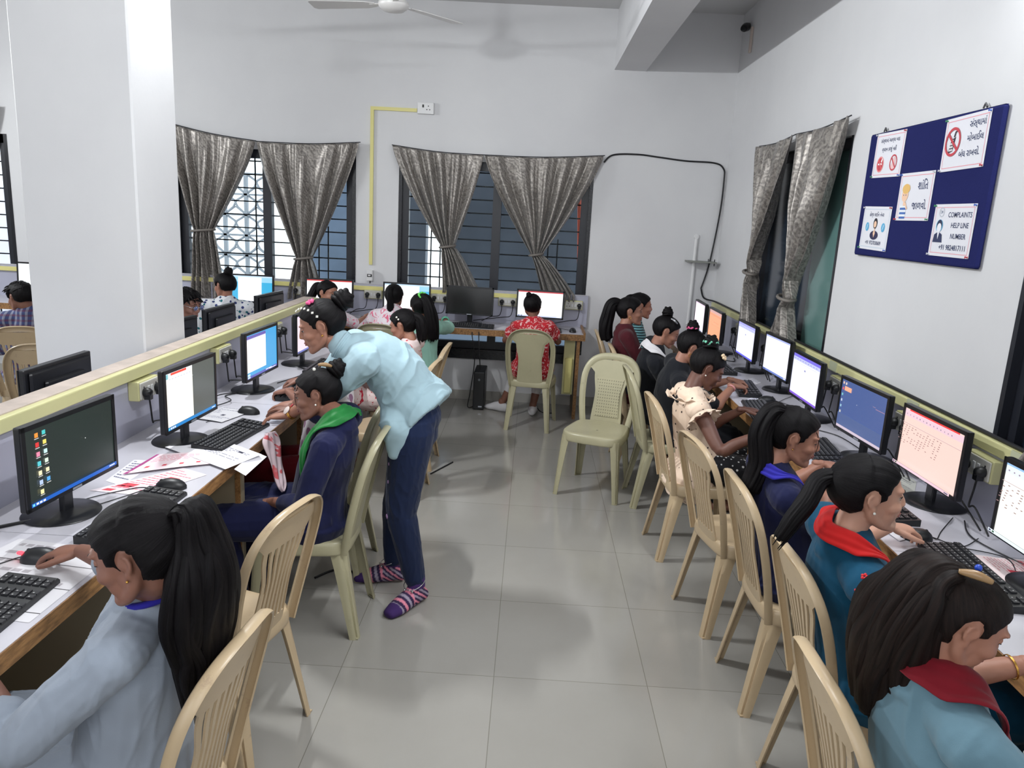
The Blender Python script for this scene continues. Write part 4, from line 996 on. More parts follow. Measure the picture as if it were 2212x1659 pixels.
def chair_proto(kind):
    s = empty('plastic_chair', (0, 0, 0)); m = M_chA if kind == 'A' else M_chB
    # frame ribbon
    N = 64; rows = []
    for i in range(N + 1):
        t = i / N; x, v = arch(t); e = .004
        x2, v2 = arch(min(1, t + e)); x1, v1 = arch(max(0, t - e)); tx, tv = x2 - x1, v2 - v1; L = sqrt(tx * tx + tv * tv); nx, nv = -tv / L, tx / L   # towards inside
        wdt = .042 if kind == 'A' else .040
        row = []
        for d, o in ((1.0, .004), (.8, 0), (.5, -.004), (.22, -.004), (.05, .001), (0, .012), (.03, .022), (.1, .026)):
            row.append(bpos(x + nx * d * wdt, v + nv * d * wdt, o))
        rows.append(row)
    mb = MB().grid(rows)
    # centre panel
    lo, mid, v0, v1 = (.098, .086, .0, .32) if kind == 'A' else (.108, .098, .0, .31)
    def half(v):
        base = lo + (mid - lo) * sm(0, .2, v) + (.118 - mid) * sm(.2, .33, v)
        return min(base + (.22 - base) * sm(.335, .42, v), inner_half(v) + .006)
    us = [-1, -.86]; ns = 6 if kind == 'A' else 0
    if ns:
        w = 1.72 / (ns * 2 + 1) 
        x = -.86
        for k in range(ns): us += [x + w, x + 2 * w]; x += 2 * w
        us += [.86, 1]
    else: us = [-1, -.94, -.88] + [-.8 + .2 * k for k in range(9)] + [.88, .94, 1]
    vs = [0, .03, .045] + [.045 + .295 * k / 12 for k in range(1, 13)] + [.36, .38, .40, .42, .43]
    rows = [[bpos(u * half(v), v, (.003 if abs(u) > .9 else .006) ) for u in us] for v in vs]
    gaps = set(range(1, len(us) - 1, 2)) if ns else set()
    mb.grid(rows, skip=lambda i, j: j in gaps and 2 <= i <= 13)
    me = evalmesh(mb.mesh('back'), [('SOLIDIFY', dict(thickness=.006, offset=0))])
    bo = mkobj('backrest', me, m, s, sharp=50)
    if kind == 'B':
        rows = [[bpos(u * (half(v) - .022), v, -.0005) for u in [k / 8 - 1 for k in range(17)]] for v in [.05 + .26 * k / 14 for k in range(15)]]
        mkobj('dimpled_panel', evalmesh(MB().grid(rows).mesh('p'), [('SOLIDIFY', dict(thickness=.003, offset=0))]), M_chBp, bo, sharp=60)
    # seat
    rows = []; n = 28
    def outline(a, k):
        c, q = cos(a), sin(a); ex = .55 if q > 0 else .36
        x = (abs(c) ** ex) * (1 if c > 0 else -1); y = (abs(q) ** ex) * (1 if q > 0 else -1)
        w = .212 - .012 * (1 - y) * .5 - .018 * (1 - y) * .5
        return V((x * w * k, .015 + y * .205 * k, 0))
    for k, z in ((.02, .418), (.3, .418), (.6, .421), (.85, .427), (.95, .430), (.985, .426), (1.0, .415), (1.01, .392), (1.0, .374)):
        rows.append([outline(2 * pi * j / n, k) + V((0, 0, z)) for j in range(n)])
    mb = MB().grid(rows, closed=True)
    me = evalmesh(mb.mesh('seat'), [('SOLIDIFY', dict(thickness=.005, offset=-1)), ('SUBSURF', dict(levels=1))])
    mkobj('seat', me, m, s, sharp=70)
    # legs
    for sx_, sy_ in ((1, 1), (-1, 1), (1, -1), (-1, -1)):
        top = V((sx_ * (.178 if sy_ > 0 else .155), .19 if sy_ > 0 else -.165, .405)); foot = V((sx_ * .205, .215, 0)) if sy_ > 0 else V((sx_ * .182, -.235, 0))
        rows = []; M_ = 14; w0, w1 = (.060, .030) if sy_ > 0 else (.066, .036)
        for i in range(M_ + 1):
            t = i / M_; c = top.lerp(foot, t) ; w = w0 + (w1 - w0) * t ** .6; 
            row = []
            for q in range(9):     # L shaped open channel around the corner
                a = (q / 8 - .5) * 2; 
                if a < 0: px, py = 0 - (1 - (1 + a)) * 0, 0
                px = sx_ * (-w * max(0, a) ** 1.15); py = sy_ * (-w * max(0, -a) ** 1.15)
                rr = .012 * (1 - min(1, abs(a) * 3))
                row.append(c + V((px - sx_ * rr + sx_ * .012, py - sy_ * rr + sy_ * .008, 0)))
            rows.append(row)
        mb = MB().grid(rows)
        c = foot + V((sx_ * .012, sy_ * .008, .004)); mb.quad([c, c + V((-sx_ * w1, 0, 0)), c + V((-sx_ * w1 * .5, -sy_ * w1 * .5, 0)), c + V((0, -sy_ * w1, 0))])
        me = evalmesh(mb.mesh('leg'), [('SOLIDIFY', dict(thickness=.005, offset=0))])
        mkobj('leg', me, m, s, sharp=60)
    return s
chA = chair_proto('A'); chB = chair_proto('B'); used = set()
def chair(kind, x, y, face, label, group):
    """face = heading the sitter looks to, degrees from +x"""
    rz = radians(face - 90); src = chA if kind == 'A' else chB
    if kind in used: return tag(copytree(src, (x, y, 0), rz, label, group), cat='chair')
    used.add(kind); src.location = (x, y, 0); src.rotation_euler = (0, 0, rz); return tag(src, label, 'chair', group)
gl, gr, go = 'plastic chairs of the left row', 'plastic chairs of the right row', 'plastic chairs at the back and behind the partition'
CH = dict(
 L1=('A', -.89, 1.50, 175, 'slatted cream chair in the foreground under the ponytailed girl', gl),
 L2=('A', -.99, 2.28, 166, 'empty slatted cream chair between the ponytailed girl and the green scarf', gl),
 L3=('B', -.895, 3.075, 181, 'greenish chair of the girl with the green scarf', gl),
 L4=('B', -.985, 3.58, 180, 'greenish chair behind the bending girl, partly covered by a spotted shirt', gl),
 L5=('A', -.867, 4.66, 174, 'cream chair just right of the bending girls back, nearer of two', gl),
 L6=('A', -.867, 5.25, 178, 'cream chair right of the bending girls back, farther of two', gl),
 R0=('A', .98, 1.50, 0, 'slatted cream chair at the bottom edge under the girl in grey teal', gr),
 R1=('A', 1.11, 2.10, 1, 'slatted cream chair of the girl in teal with red flowers', gr),
 R2=('A', 1.115, 2.73, 1, 'slatted cream chair of the girl in navy', gr),
 R3=('A', 1.05, 3.30, 11, 'empty slatted cream chair between the dotted blouse and the girl in navy', gr),
 R4=('A', .99, 4.03, 4, 'cream chair of the girl in the cream dotted blouse', gr),
 R5=('B', .95, 4.78, 2, 'greenish chair right behind the empty perforated one', gr),
 R6=('A', .93, 5.60, 0, 'cream chair of the girl in maroon', gr),
 R7=('A', .88, 6.30, 0, 'cream chair farthest back in the right row', gr),
 F=('B', .50, 4.90, 250, 'empty greenish perforated chair standing free in the aisle facing the camera', go),
 B5=('B', .05, 6.44, 84, 'greenish perforated chair of the girl in red at the back desk', go),
 B3=('B', -1.18, 6.28, 85, 'greenish chair of the long haired girl at the back desk', go),
 B2=('A', -1.75, 6.25, 80, 'cream chair of the girl looking back', go),
 W1=('A', -3.55, 5.26, 112, 'cream slatted chair at the left border under the boy in plaid', go),
 W2=('A', -3.05, 4.72, 108, 'cream chair between the boy in plaid and the pillar', go),
)
for k, a in CH.items(): CH[k] = chair(*a)
# ------------------------------------------------------------------ people
def skinmat(name, c):
    m, nt, b = newmat(name); b.inputs['Roughness'].default_value = .5
    f = noisetex(nt, coords(nt), 12, 4)
    link(nt, ramp(nt, f, [(.3, tuple(k * .9 for k in c[:3]) + (1,)), (.7, tuple(min(1, k * 1.06) for k in c[:3]) + (1,))]), b.inputs['Base Color'])
    b.inputs['Subsurface Weight'].default_value = .0
    bump(nt, b, noisetex(nt, coords(nt), 220, 2), .08, .001)
    return m
SK = {k: skinmat('skin_' + k, c) for k, c in dict(tan=rgb(160, 112, 92), brown=rgb(132, 90, 74), dark=rgb(104, 68, 56), fair=rgb(190, 142, 120)).items()}
M_eye = plain('eye_white', rgb(160, 148, 142), .7, spec=.1); M_iris = plain('iris_dark', rgb(28, 18, 14), .1); M_brow = plain('brow_dark', rgb(30, 24, 24), .8)
LIP = {k: plain('lips_' + k, c, .4) for k, c in dict(tan=rgb(146, 80, 76), brown=rgb(118, 68, 64), dark=rgb(90, 52, 50), fair=rgb(170, 98, 92)).items()}
M_hair, nt, b = newmat('black_hair')
at = nt.nodes.new('ShaderNodeAttribute'); at.attribute_name = 'strand'
f = noisetex(nt, at.outputs['Vector'], 1.0, 6, .7)
HC = ramp(nt, f, [(.35, rgb(5, 4, 6)), (.65, rgb(19, 16, 18))]); link(nt, HC, b.inputs['Base Color'])
b.inputs['Roughness'].default_value = .52; b.inputs['Specular IOR Level'].default_value = .14
bump(nt, b, f, .6, .003)
M_hairb = M_hair.copy(); M_hairb.name = 'brown_black_hair'
for n_ in M_hairb.node_tree.nodes:
    if n_.type == 'VALTORGB': n_.color_ramp.elements[0].color = rgb(10, 7, 7); n_.color_ramp.elements[1].color = rgb(36, 26, 23)
M_gold = plain('gold', rgb(210, 160, 80), .25, .9); M_pearl = plain('pearl', rgb(230, 228, 220), .2)

def fuse(mb, vox, it=3, fold=None, name='body'):
    me = evalmesh(mb.mesh(name), [('REMESH', dict(mode='VOXEL', voxel_size=vox, use_smooth_shade=True)), ('SMOOTH', dict(factor=.5, iterations=it))])
    if fold:
        amp, sc, seed = fold[:3]; fa = V(fold[3]).normalized() if len(fold) > 3 else V((0, 0, 1)); n = len(me.vertices)
        co = np.empty(n * 3); me.vertices.foreach_get('co', co); co = co.reshape(-1, 3)
        no = np.empty(n * 3); me.vertices.foreach_get('normal', no); no = no.reshape(-1, 3)
        o = V((seed * 3.1, seed * 1.7, seed))
        d = np.empty(n)
        for i in range(n):
            p = V(co[i]); p = (p - fa * (p.dot(fa) * .62)) * sc + o; w_ = noise.noise_vector(p * .45) * .8
            q = max(0, 1 - abs(noise.noise(p + w_)) * 4.2) ** 1.4; q2 = max(0, 1 - abs(noise.noise(p * 2.1 + w_ * 2)) * 4.0) ** 1.4
            k_ = .5 + .8 * noise.noise(V(co[i]) * 5 + o)
            d[i] = amp * (q * 1.5 * k_ + q2 * .55 * (1 - k_) + noise.noise(p * .35) * .9)
        co += no * d[:, None]; me.vertices.foreach_set('co', co.ravel()); me.update()
    return me
def joinmesh(parts, name):
    """join meshes (mesh, material index offset) into one mesh"""
    vs = []; fs = []; ms = []; off = 0
    for me, mi in parts:
        n = len(me.vertices); co = np.empty(n * 3); me.vertices.foreach_get('co', co)
        vs += [tuple(p) for p in co.reshape(-1, 3)]
        for p in me.polygons: fs.append(tuple(i + off for i in p.vertices)); ms.append(mi + p.material_index)
        off += n; bpy.data.meshes.remove(me)
    me = bpy.data.meshes.new(name); me.from_pydata(vs, [], fs); me.polygons.foreach_set('material_index', ms)
    me.polygons.foreach_set('use_smooth', [True] * len(fs)); me.update(); return me
def ik(S, T, a, b_, hint):
    d = T - S; L = min(d.length, (a + b_) * .999); T = S + d.normalized() * L
    x = (a * a - b_ * b_ + L * L) / (2 * L); h = sqrt(max(0, a * a - x * x)); u = d.normalized()
    k = V(hint) - u * V(hint).dot(u); k.normalize(); return S + u * x + k * h, T
def hand(mb, W, D, N, side, curl=(20, 30, 20), sc=1.0, spread=1.0, thumb=35):
    """W wrist, D direction to knuckles, N palm normal (out of the palm), side=+1 when the thumb is on N x D"""
    D = D.normalized(); N = (N - D * N.dot(D)).normalized(); T = N.cross(D) * side
    k0 = W + D * .078 * sc
    mb.loft([W - D * .03 * sc, W, W + D * .03 * sc, W + D * .062 * sc, k0], [(.021 * sc, .017 * sc), (.023 * sc, .016 * sc), (.031 * sc, .0155 * sc), (.037 * sc, .014 * sc), (.036 * sc, .011 * sc)], T, 14, 3)
    for i, (off, ln, r) in enumerate(((.027, .068, .0082), (.0095, .077, .0085), (-.0085, .071, .008), (-.0255, .056, .0072))):
        p = W + D * (.074 - (.006 if i == 3 else 0) - (.003 if i == 0 else 0)) * sc + T * off * sc; a = 0; pts = [p - D * .018 * sc, p]; q = p
        fan_ = (D + T * (1.5 - i) * .07 * spread).normalized()
        for k in range(3):
            a += radians(curl[k] * (1 + .12 * (i - 1))); dr = fan_ * cos(a) + N * sin(a)
            q = q + dr * ln * sc * (.45, .32, .26)[k]; pts.append(q)
        mb.loft(pts, [(r * sc, r * sc), (r * 1.05 * sc, r * sc), (r * .98 * sc, r * .95 * sc), (r * .88 * sc, r * .85 * sc), (r * .7 * sc, r * .65 * sc)], T, 8, 3)
    th = radians(thumb); dr = (D * cos(th) + T * sin(th)).normalized(); p = W + D * .018 * sc + T * .018 * sc + N * .006 * sc
    q1 = p + dr * .038 * sc + N * .006 * sc; q2 = q1 + (dr * .9 + D * .3 + N * .25).normalized() * .03 * sc; q3 = q2 + (dr * .6 + D * .7 + N * .2).normalized() * .024 * sc
    mb.loft([p, q1, q2, q3], [(.013 * sc, .012 * sc), (.0115 * sc, .0105 * sc), (.0098 * sc, .009 * sc), (.0075 * sc, .006 * sc)], N, 8, 3)
def headmesh(mb, H, s):
    """head lofts; H = 4x4 head frame (x forward, y left, z up)"""
    R = H.to_3x3(); P = lambda x, y, z: H @ V((x * s, y * s, z * s)); B = lambda c, r: mb.ball(P(*c), tuple(k * s for k in r), 20, R=R)
    B((-.012, 0, .022), (.096, .074, .092)); B((.022, 0, .0), (.066, .064, .078)); B((.032, 0, -.05), (.050, .050, .058))
    mb.loft([P(-.01, .058, -.03), P(.0, .057, -.06), P(.035, .040, -.088), P(.072, .012, -.102), P(.072, -.012, -.102), P(.035, -.040, -.088), P(.0, -.057, -.06), P(-.01, -.058, -.03)], [(.015 * s, .015 * s)] * 8, R @ V((0, 0, 1)), 10, 3)
    B((.070, 0, -.093), (.021, .02, .019)); B((.066, 0, -.052), (.026, .030, .03))
    for q in (-1, 1):
        B((.040, q * .026, -.056), (.036, .028, .040)); B((.010, q * .034, -.040), (.036, .028, .044))
        B((.052, q * .036, -.026), (.032, .026, .026)); B((.066, q * .026, .030), (.020, .030, .010))
    mb.loft([P(.080, 0, .022), P(.087, 0, .004), P(.095, 0, -.014), P(.099, 0, -.024)], [(.007 * s, .008 * s), (.008 * s, .009 * s), (.010 * s, .010 * s), (.010 * s, .009 * s)], R @ V((0, 1, 0)), 10, 3)
    for q in (-1, 1): B((.090, q * .011, -.027), (.010, .0075, .0075))
    B((.085, 0, -.053), (.010, .021, .006)); B((.083, 0, -.066), (.010, .018, .0065)); B((.080, 0, -.040), (.011, .016, .010))
    for q in (-1, 1):      # ears
        c = [(.005, .0), (.003, .018), (-.008, .028), (-.019, .025), (-.024, .010), (-.020, -.006), (-.010, -.019), (.0, -.024)]
        mb.loft([P(-.002 + x, q * (.070 + (.012 if x < -.01 else .004)), -.008 + z) for x, z in c], [(.0055 * s, .0045 * s)] * 8, R @ V((0, 1, 0)), 8, 3)
        B((-.010, q * .073, .0), (.014, .006, .021)); B((-.002, q * .072, -.03), (.007, .005, .009))
    return P
def facedetail(H, s, sk, look=0, lids=.4, bvh=None):
    """eyes, lids, brows, lips: small meshes; material idx 0 skin,1 white,2 iris,3 brow,4 lip"""
    R = H.to_3x3(); P = lambda x, y, z: H @ V((x * s, y * s, z * s)); mb = MB()
    def on(x, y, z, off):
        p = P(x, y, z); o = P(-.02, 0, z); d = (p - o).normalized()
        if bvh:
            l, n_, i, ds = bvh.ray_cast(p + d * .06, -d)
            if l is not None: return l + n_ * off * s
        return p
    for q in (-1, 1):
        c = (.0675, q * .030, .008); mb.ball(P(*c), .0120 * s, 14, 1)
        d = V((1, q * .16 + 0, look)).normalized(); mb.ball(P(c[0] + d.x * .0078, c[1] + d.y * .0078, c[2] + d.z * .0078), .0062 * s, 12, 2)
        rows = []                                     # upper lid
        for i in range(8):
            el = radians(95 - (95 - (20 - 42 * lids)) * i / 7)
            rows.append([P(c[0] + .0138 * cos(el) * cos(az), c[1] + .0138 * cos(el) * sin(az), c[2] + .0138 * sin(el)) for az in [radians(-88 + 176 * k / 12) for k in range(13)]])
        mb.grid(rows, 0)
        mb.tube([p + (R @ V((.0006, 0, 0))) * s for p in rows[-1]][1:-1], .0011 * s, 6, 3)
        rows = [[P(c[0] + .0136 * cos(el) * cos(az), c[1] + .0136 * cos(el) * sin(az), c[2] + .0136 * sin(el)) for az in [radians(-88 + 176 * k / 12) for k in range(13)]] for el in [radians(-90 + 58 * i / 5) for i in range(6)]]
        mb.grid(rows, 0)
        mb.tube([on(.0865, q * .013, .026, .0002), on(.0865, q * .020, .030, .0002), on(.083, q * .029, .032, .0002), on(.079, q * .037, .031, .0002), on(.072, q * .045, .026, .0)], [.0018 * s, .0024 * s, .0024 * s, .002 * s, .0008 * s], 6, 3, smoothpath=4)
    mb.tube([on(.083, -.020, -.0565, 0), on(.091, -.010, -.0545, -.0002), on(.093, 0, -.0555, -.0002), on(.091, .010, -.0545, -.0002), on(.083, .020, -.0565, 0)], [.0006 * s, .0036 * s, .0036 * s, .0036 * s, .0006 * s], 8, 4, smoothpath=4)
    mb.tube([on(.082, -.018, -.0585, 0), on(.089, -.009, -.0635, -.0002), on(.091, 0, -.0645, -.0002), on(.089, .009, -.0635, -.0002), on(.082, .018, -.0585, 0)], [.0006 * s, .004 * s, .0046 * s, .004 * s, .0006 * s], 8, 4, smoothpath=4)
    return mb.mesh('face')
def hair_cap(H, s, G=(-.5, 0, .35), part=False, puff=1.0, short=False, low=-.075):
    """hair shell over the skull; strands converge on the direction G"""
    mb = MB(); st = []; NU, NV = 72, 46; G = V(G).normalized(); e1 = G.orthogonal().normalized(); e2 = G.cross(e1)
    for i in range(NV + 1):
        el = pi * (i + .01) / (NV + .02) - pi / 2
        for j in range(NU):
            az = 2 * pi * j / NU; d = V((cos(el) * cos(az), cos(el) * sin(az), sin(el)))
            q = V((-.012 + .096 * d.x, .074 * d.y, .022 + .092 * d.z))
            x, y, z = q; ay = abs(y)
            fr = max(.034, .070 - 8 * y * y); bk = low + (.03) * max(0, 1 - (-.02 - x) / .03) if x < -.02 else low + .03
            k_ = sm(.004, .040, x); hl = fr * k_ + (-.028) * (1 - k_) if x > -.005 else (-.028 + (bk + .028) * sm(0, .02, -.005 - x))
            m = sm(-.006, .010, z - hl)
            if ay > .045: m *= sm(.85, 1.25, sqrt(((x + .011) / .021) ** 2 + ((z + .004) / .036) ** 2))
            if part and x > -.02 and ay < .02: m *= .55 + .45 * ay / .02
            a = atan2(d.dot(e2), d.dot(e1)); b_ = math.acos(max(-1, min(1, d.dot(G))))
            r = (m * (.0105 * puff + .003 * noise.noise(V((a * 6, b_ * 2, 1)))) - (1 - m) * .014)
            if q.x < -.02 and not short: r += .004 * m
            p = q + V((d.x, d.y, d.z)) * r
            mb.v.append(tuple(H @ (p * s))); st.append((a * 26, b_ * 1.6, 0))
    for i in range(NV):
        for j in range(NU): k = (j + 1) % NU; mb.f.append((i * NU + j, i * NU + k, (i + 1) * NU + k, (i + 1) * NU + j)); mb.m.append(0); mb.c.append(None)
    return mb, st
def lock(mb, st, pts, rads, side, seed, n=14, sub=6, flat=1.0):
    o = len(mb.v); mb.loft(pts, [(r, r * flat) for r in rads], side, n, sub, ends=True); k = len(mb.v) - o
    for i in range(k): 
        ring, a = divmod(i, n); st.append((seed * 7.3 + 22 * a / n, ring * .10, seed))
def tail(mb, st, pts, rads, seed=1, n=9, loose=.5, flat=1.0, wide=None):
    rnd = random.Random(seed); pts = [V(p) for p in pts]
    wd = V(wide or (0, 1, 0)); N_ = 72; o = len(mb.v); lock(mb, st, pts, rads, wd, seed, N_, 8, flat)
    P_, R_ = resample(pts, list(rads), 8); L_ = len(P_)
    for i in range(len(mb.v) - o):
        ring, a = divmod(i, N_); c = P_[max(0, min(L_ - 1, ring - 2))]; p = V(mb.v[o + i]); an = 2 * pi * a / N_; u = ring / (L_ + 4)
        q = V((cos(an) * 2.2, sin(an) * 2.2, u * 1.6 + seed)); g_ = noise.noise(q) * .20 + noise.noise(q * 3.1) * .13 + noise.noise(V((cos(an) * 14, sin(an) * 14, u * 3 + seed))) * .07
        mb.v[o + i] = tuple(c + (p - c) * (1 + g_))
    st[o:] = [(seed * 7.3 + 40 * (k % N_) / N_, (k // N_) * .05, seed) for k in range(len(mb.v) - o)]
    for k in range(n):
        a = 2 * pi * k / n + rnd.random(); m = len(pts); q = []
        t0 = (pts[-1] - pts[0]).normalized(); e1 = (wd - t0 * wd.dot(t0)).normalized(); e2 = t0.cross(e1) * flat; ph = rnd.uniform(0, 6)
        for i, p in enumerate(pts):
            rr = rads[i] * (.80 + .10 * sin(i + ph)); b_ = a + .35 * i * rnd.uniform(-.3, .6) * loose
            q.append(p + e1 * cos(b_) * rr + e2 * sin(b_) * rr)
        ext = rnd.uniform(-.02, .05) * loose; q[-1] = q[-1] + t0 * ext
        rs_ = [max(.0012, rads[i] * .16 * (1 if i < m - 1 else .12)) for i in range(m)]
        lock(mb, st, q, rs_, e1, seed + k * 1.37, 10)
def bun(mb, st, C, r, ax, seed=3):
    ax = V(ax).normalized(); e1 = ax.orthogonal().normalized(); e2 = ax.cross(e1)
    o = len(mb.v); mb.ball(C, (r * .98, r * .98, r * .92), 28); st += [(seed + i * .07, .3, 0) for i in range(len(mb.v) - o)]
    for k in range(4):
        h = (k - 1.2) * r * .38; rr = r * (.78, .85, .66, .4)[k]; pts = [C + ax * (h + .12 * r * sin(t * 2 + k)) + (e1 * cos(t) + e2 * sin(t)) * rr for t in [2 * pi * i / 12 for i in range(14)]]
        lock(mb, st, pts, [r * .27] * 14, ax, seed + k, 10, 3)
def person(name, label, pel, face, skin='brown', s=1.0, lean=(8, 14, 22, 26), headp=None, head=(0, -15, 0), arms=None, legs='sit', clothes=(), hair=None, vox=.006, hvox=.0035, extra=None, lids=.5, look=-.3, knees=None, feet=None, side_lean=0, faced=True, seatw=1.0, cat='person', nb=None, bend=.5, shyaw=0, shw=1.0, hsc=1.0):
    """pel = pelvis centre; face = heading in degrees; lean = spine pitch (deg forward) of four segments;
       head = (yaw offset, pitch up, roll) relative to the body heading; arms = {'L':(wrist, dir, normal, curl)}"""
    th = radians(face); F = V((cos(th), sin(th), 0)); L = V((-sin(th), cos(th), 0)); U = V((0, 0, 1)); P0 = V(pel)
    root = empty(name, (P0.x, P0.y, 0), 0, label, cat); O = V((P0.x, P0.y, 0))
    seg = .112 * s; sp = [P0]; dirs = []
    for a in lean:
        d = F * sin(radians(a)) + U * cos(radians(a)) + L * sin(radians(side_lean)) * .6; d.normalize(); dirs.append(d); sp.append(sp[-1] + d * seg)
    if nb:
        N_ = V(nb); c = P0 + (U * (1 - bend * .3) - F * bend * .25) * (N_ - P0).length * .55
        sp = [P0 * (1 - t) ** 2 + c * 2 * t * (1 - t) + N_ * t * t for t in (0, .25, .5, .75, 1)]; dirs = [(sp[i + 1] - sp[i]).normalized() for i in range(4)]
    NB = sp[-1]; up = dirs[-1]; LS = Matrix.Rotation(radians(shyaw), 3, 'Z') @ L; LS = (LS - up * LS.dot(up)).normalized(); fwd = (L.cross(up) * 1).normalized()       # torso front at shoulders
    yw, pt, rl = head
    Rh = Matrix.Rotation(th + radians(yw), 3, 'Z') @ Matrix.Rotation(radians(-pt), 3, 'Y') @ Matrix.Rotation(radians(rl), 3, 'X')
    hf, hl, hu = Rh @ V((1, 0, 0)), Rh @ V((0, 1, 0)), Rh @ V((0, 0, 1))
    nd = (up * .75 + hu * .45 + F * .15).normalized()
    HC_ = V(headp) if headp else NB + nd * .085 * s + hu * .085 * s + hf * .012 * s
    H = Matrix.Translation(HC_) @ Rh.to_4x4() @ Matrix.Diagonal((1, .98, .90, 1)); hs = .97 * (.5 + .5 * s) * hsc
    sh = {q: NB - up * .05 * s + LS * (.150 * s * shw if q == 'L' else -.150 * s * shw) for q in 'LR'}
    UA, FA = .265 * s, .235 * s; el = {}; wr = {}
    arms = arms or {}
    for q in 'LR':
        sg = 1 if q == 'L' else -1
        if q in arms: T, hd, hn, cu = arms[q][:4]; T = V(T); hint = arms[q][4] if len(arms[q]) > 4 else (-F * .3 + L * sg * .5 - U)
        else: T = P0 + F * .28 * s + L * sg * .09 + U * .10; hd = F - L * sg * .5 - U * .2; hn = -U; cu = (30, 40, 25); hint = L * sg * .6 - F * .5 - U * .3
        el[q], wr[q] = ik(sh[q], T, UA, FA, hint)
        arms[q] = (wr[q], V(hd), V(hn), cu)
    TH, SHN = .40 * s, .375 * s; hip = {q: P0 + L * (.085 * s if q == 'L' else -.085 * s) - U * .02 for q in 'LR'}
    kn, an = {}, {}
    for q in 'LR':
        sg = 1 if q == 'L' else -1
        if feet and q in feet:
            an[q] = V(feet[q]); kn[q], an[q] = ik(hip[q], an[q], TH, SHN, F * 1.0 + U * .2)
        else:
            kn[q] = hip[q] + (F * .98 + L * sg * .1 * seatw - U * .06).normalized() * TH; an[q] = kn[q] - F * .06 + L * sg * .01; an[q].z = .075
    m = MB()
    # torso
    side = L
    tw = [(.140, .092), (.116, .080), (.122, .086), (.130, .080), (.078, .054)]
    m.loft([P0 - U * .04] + sp[1:4] + [NB - up * .02], [(a * s, b_ * s) for a, b_ in tw], side, 20, 4)
    m.ball(P0, (.11 * s, .11 * s, .09 * s), 18)
    m.loft([sh['R'], NB - up * .035 * s, sh['L']], [(.042 * s, .046 * s), (.044 * s, .046 * s), (.042 * s, .046 * s)], up, 14, 4)
    m.loft([NB - up * .04 * s, NB + nd * .02 * s, HC_ - hu * .055 * hs - hf * .018 * hs, HC_ - hu * .01 * hs - hf * .015 * hs], [(.055 * s, .050 * s), (.047 * s, .046 * s), (.045 * s, .048 * s), (.045 * s, .05 * s)], L, 16, 5)
    for q in 'LR':
        m.loft([sh[q], sh[q].lerp(el[q], .4), el[q], el[q].lerp(wr[q], .35), wr[q]], [(.047 * s, .047 * s), (.041 * s, .043 * s), (.034 * s, .034 * s), (.034 * s, .033 * s), (.022 * s, .019 * s)], V(arms[q][1]).cross(V(arms[q][2])), 14, 4)
        m.loft([hip[q], hip[q].lerp(kn[q], .5), kn[q]], [(.078 * s, .078 * s), (.070 * s, .070 * s), (.054 * s, .054 * s)], L, 14, 4)
        m.loft([kn[q], kn[q].lerp(an[q], .35), an[q]], [(.052 * s, .052 * s), (.050 * s, .052 * s), (.032 * s, .034 * s)], L, 14, 4)
    headmesh(m, H, hs)
    body = fuse(m, vox, 4)
    hm = MB(); footd = {}
    for q in 'LR':
        sg = 1 if q == 'L' else -1; w_, hd, hn, cu = arms[q]
        hand(hm, w_, hd, hn, sg * -1 if False else sg, cu, .95 * s, thumb=38)
        fd = (feet.get(q + 'd') if feet and q + 'd' in feet else F); fd = V(fd).normalized(); footd[q] = fd
        a = an[q]; fz = lambda v, z: V((v.x, v.y, z))
        hm.loft([fz(a - fd * .035, .035), fz(a, .05), fz(a + fd * .06, .042), fz(a + fd * .12, .028), fz(a + fd * .165, .018)], [(.028, .03), (.033, .042), (.036, .036), (.040, .024), (.028, .014)], fd.cross(U), 14, 4)
        hm.loft([a + U * .03, fz(a, .045)], [(.03, .032), (.032, .034)], fd.cross(U), 12, 2)
    hands = fuse(hm, .0032 if vox < .007 else .0045, 1)
    parts = [(body, 0), (hands, 0)]
    if faced:
        from mathutils.bvhtree import BVHTree
        parts.append((facedetail(H, hs, skin, look, lids, BVHTree.FromPolygons([v.co for v in body.vertices], [q.vertices for q in body.polygons])), 0))
    bm_ = joinmesh(parts, 'body')
    def fin(nm, me, mats, sharp=180, parent=None):
        me.transform(Matrix.Translation(-O)); return mkobj(nm, me, mats, parent or root, sharp=sharp)
    fin('body', bm_, [SK[skin], M_eye, M_iris, M_brow, LIP[skin]])
    J = dict(sp=sp, NB=NB, up=up, F=F, L=L, U=U, sh=sh, el=el, wr=wr, hip=hip, kn=kn, an=an, H=H, hs=hs, s=s, O=O, fin=fin, P0=P0, hu=hu, hf=hf, hl=hl, HC=HC_, vox=vox, root=root, footd=footd, arms=arms, nd=nd)
    for c in clothes: c(J)
    if hair: hair(J)
    if extra: extra(J)
    return J
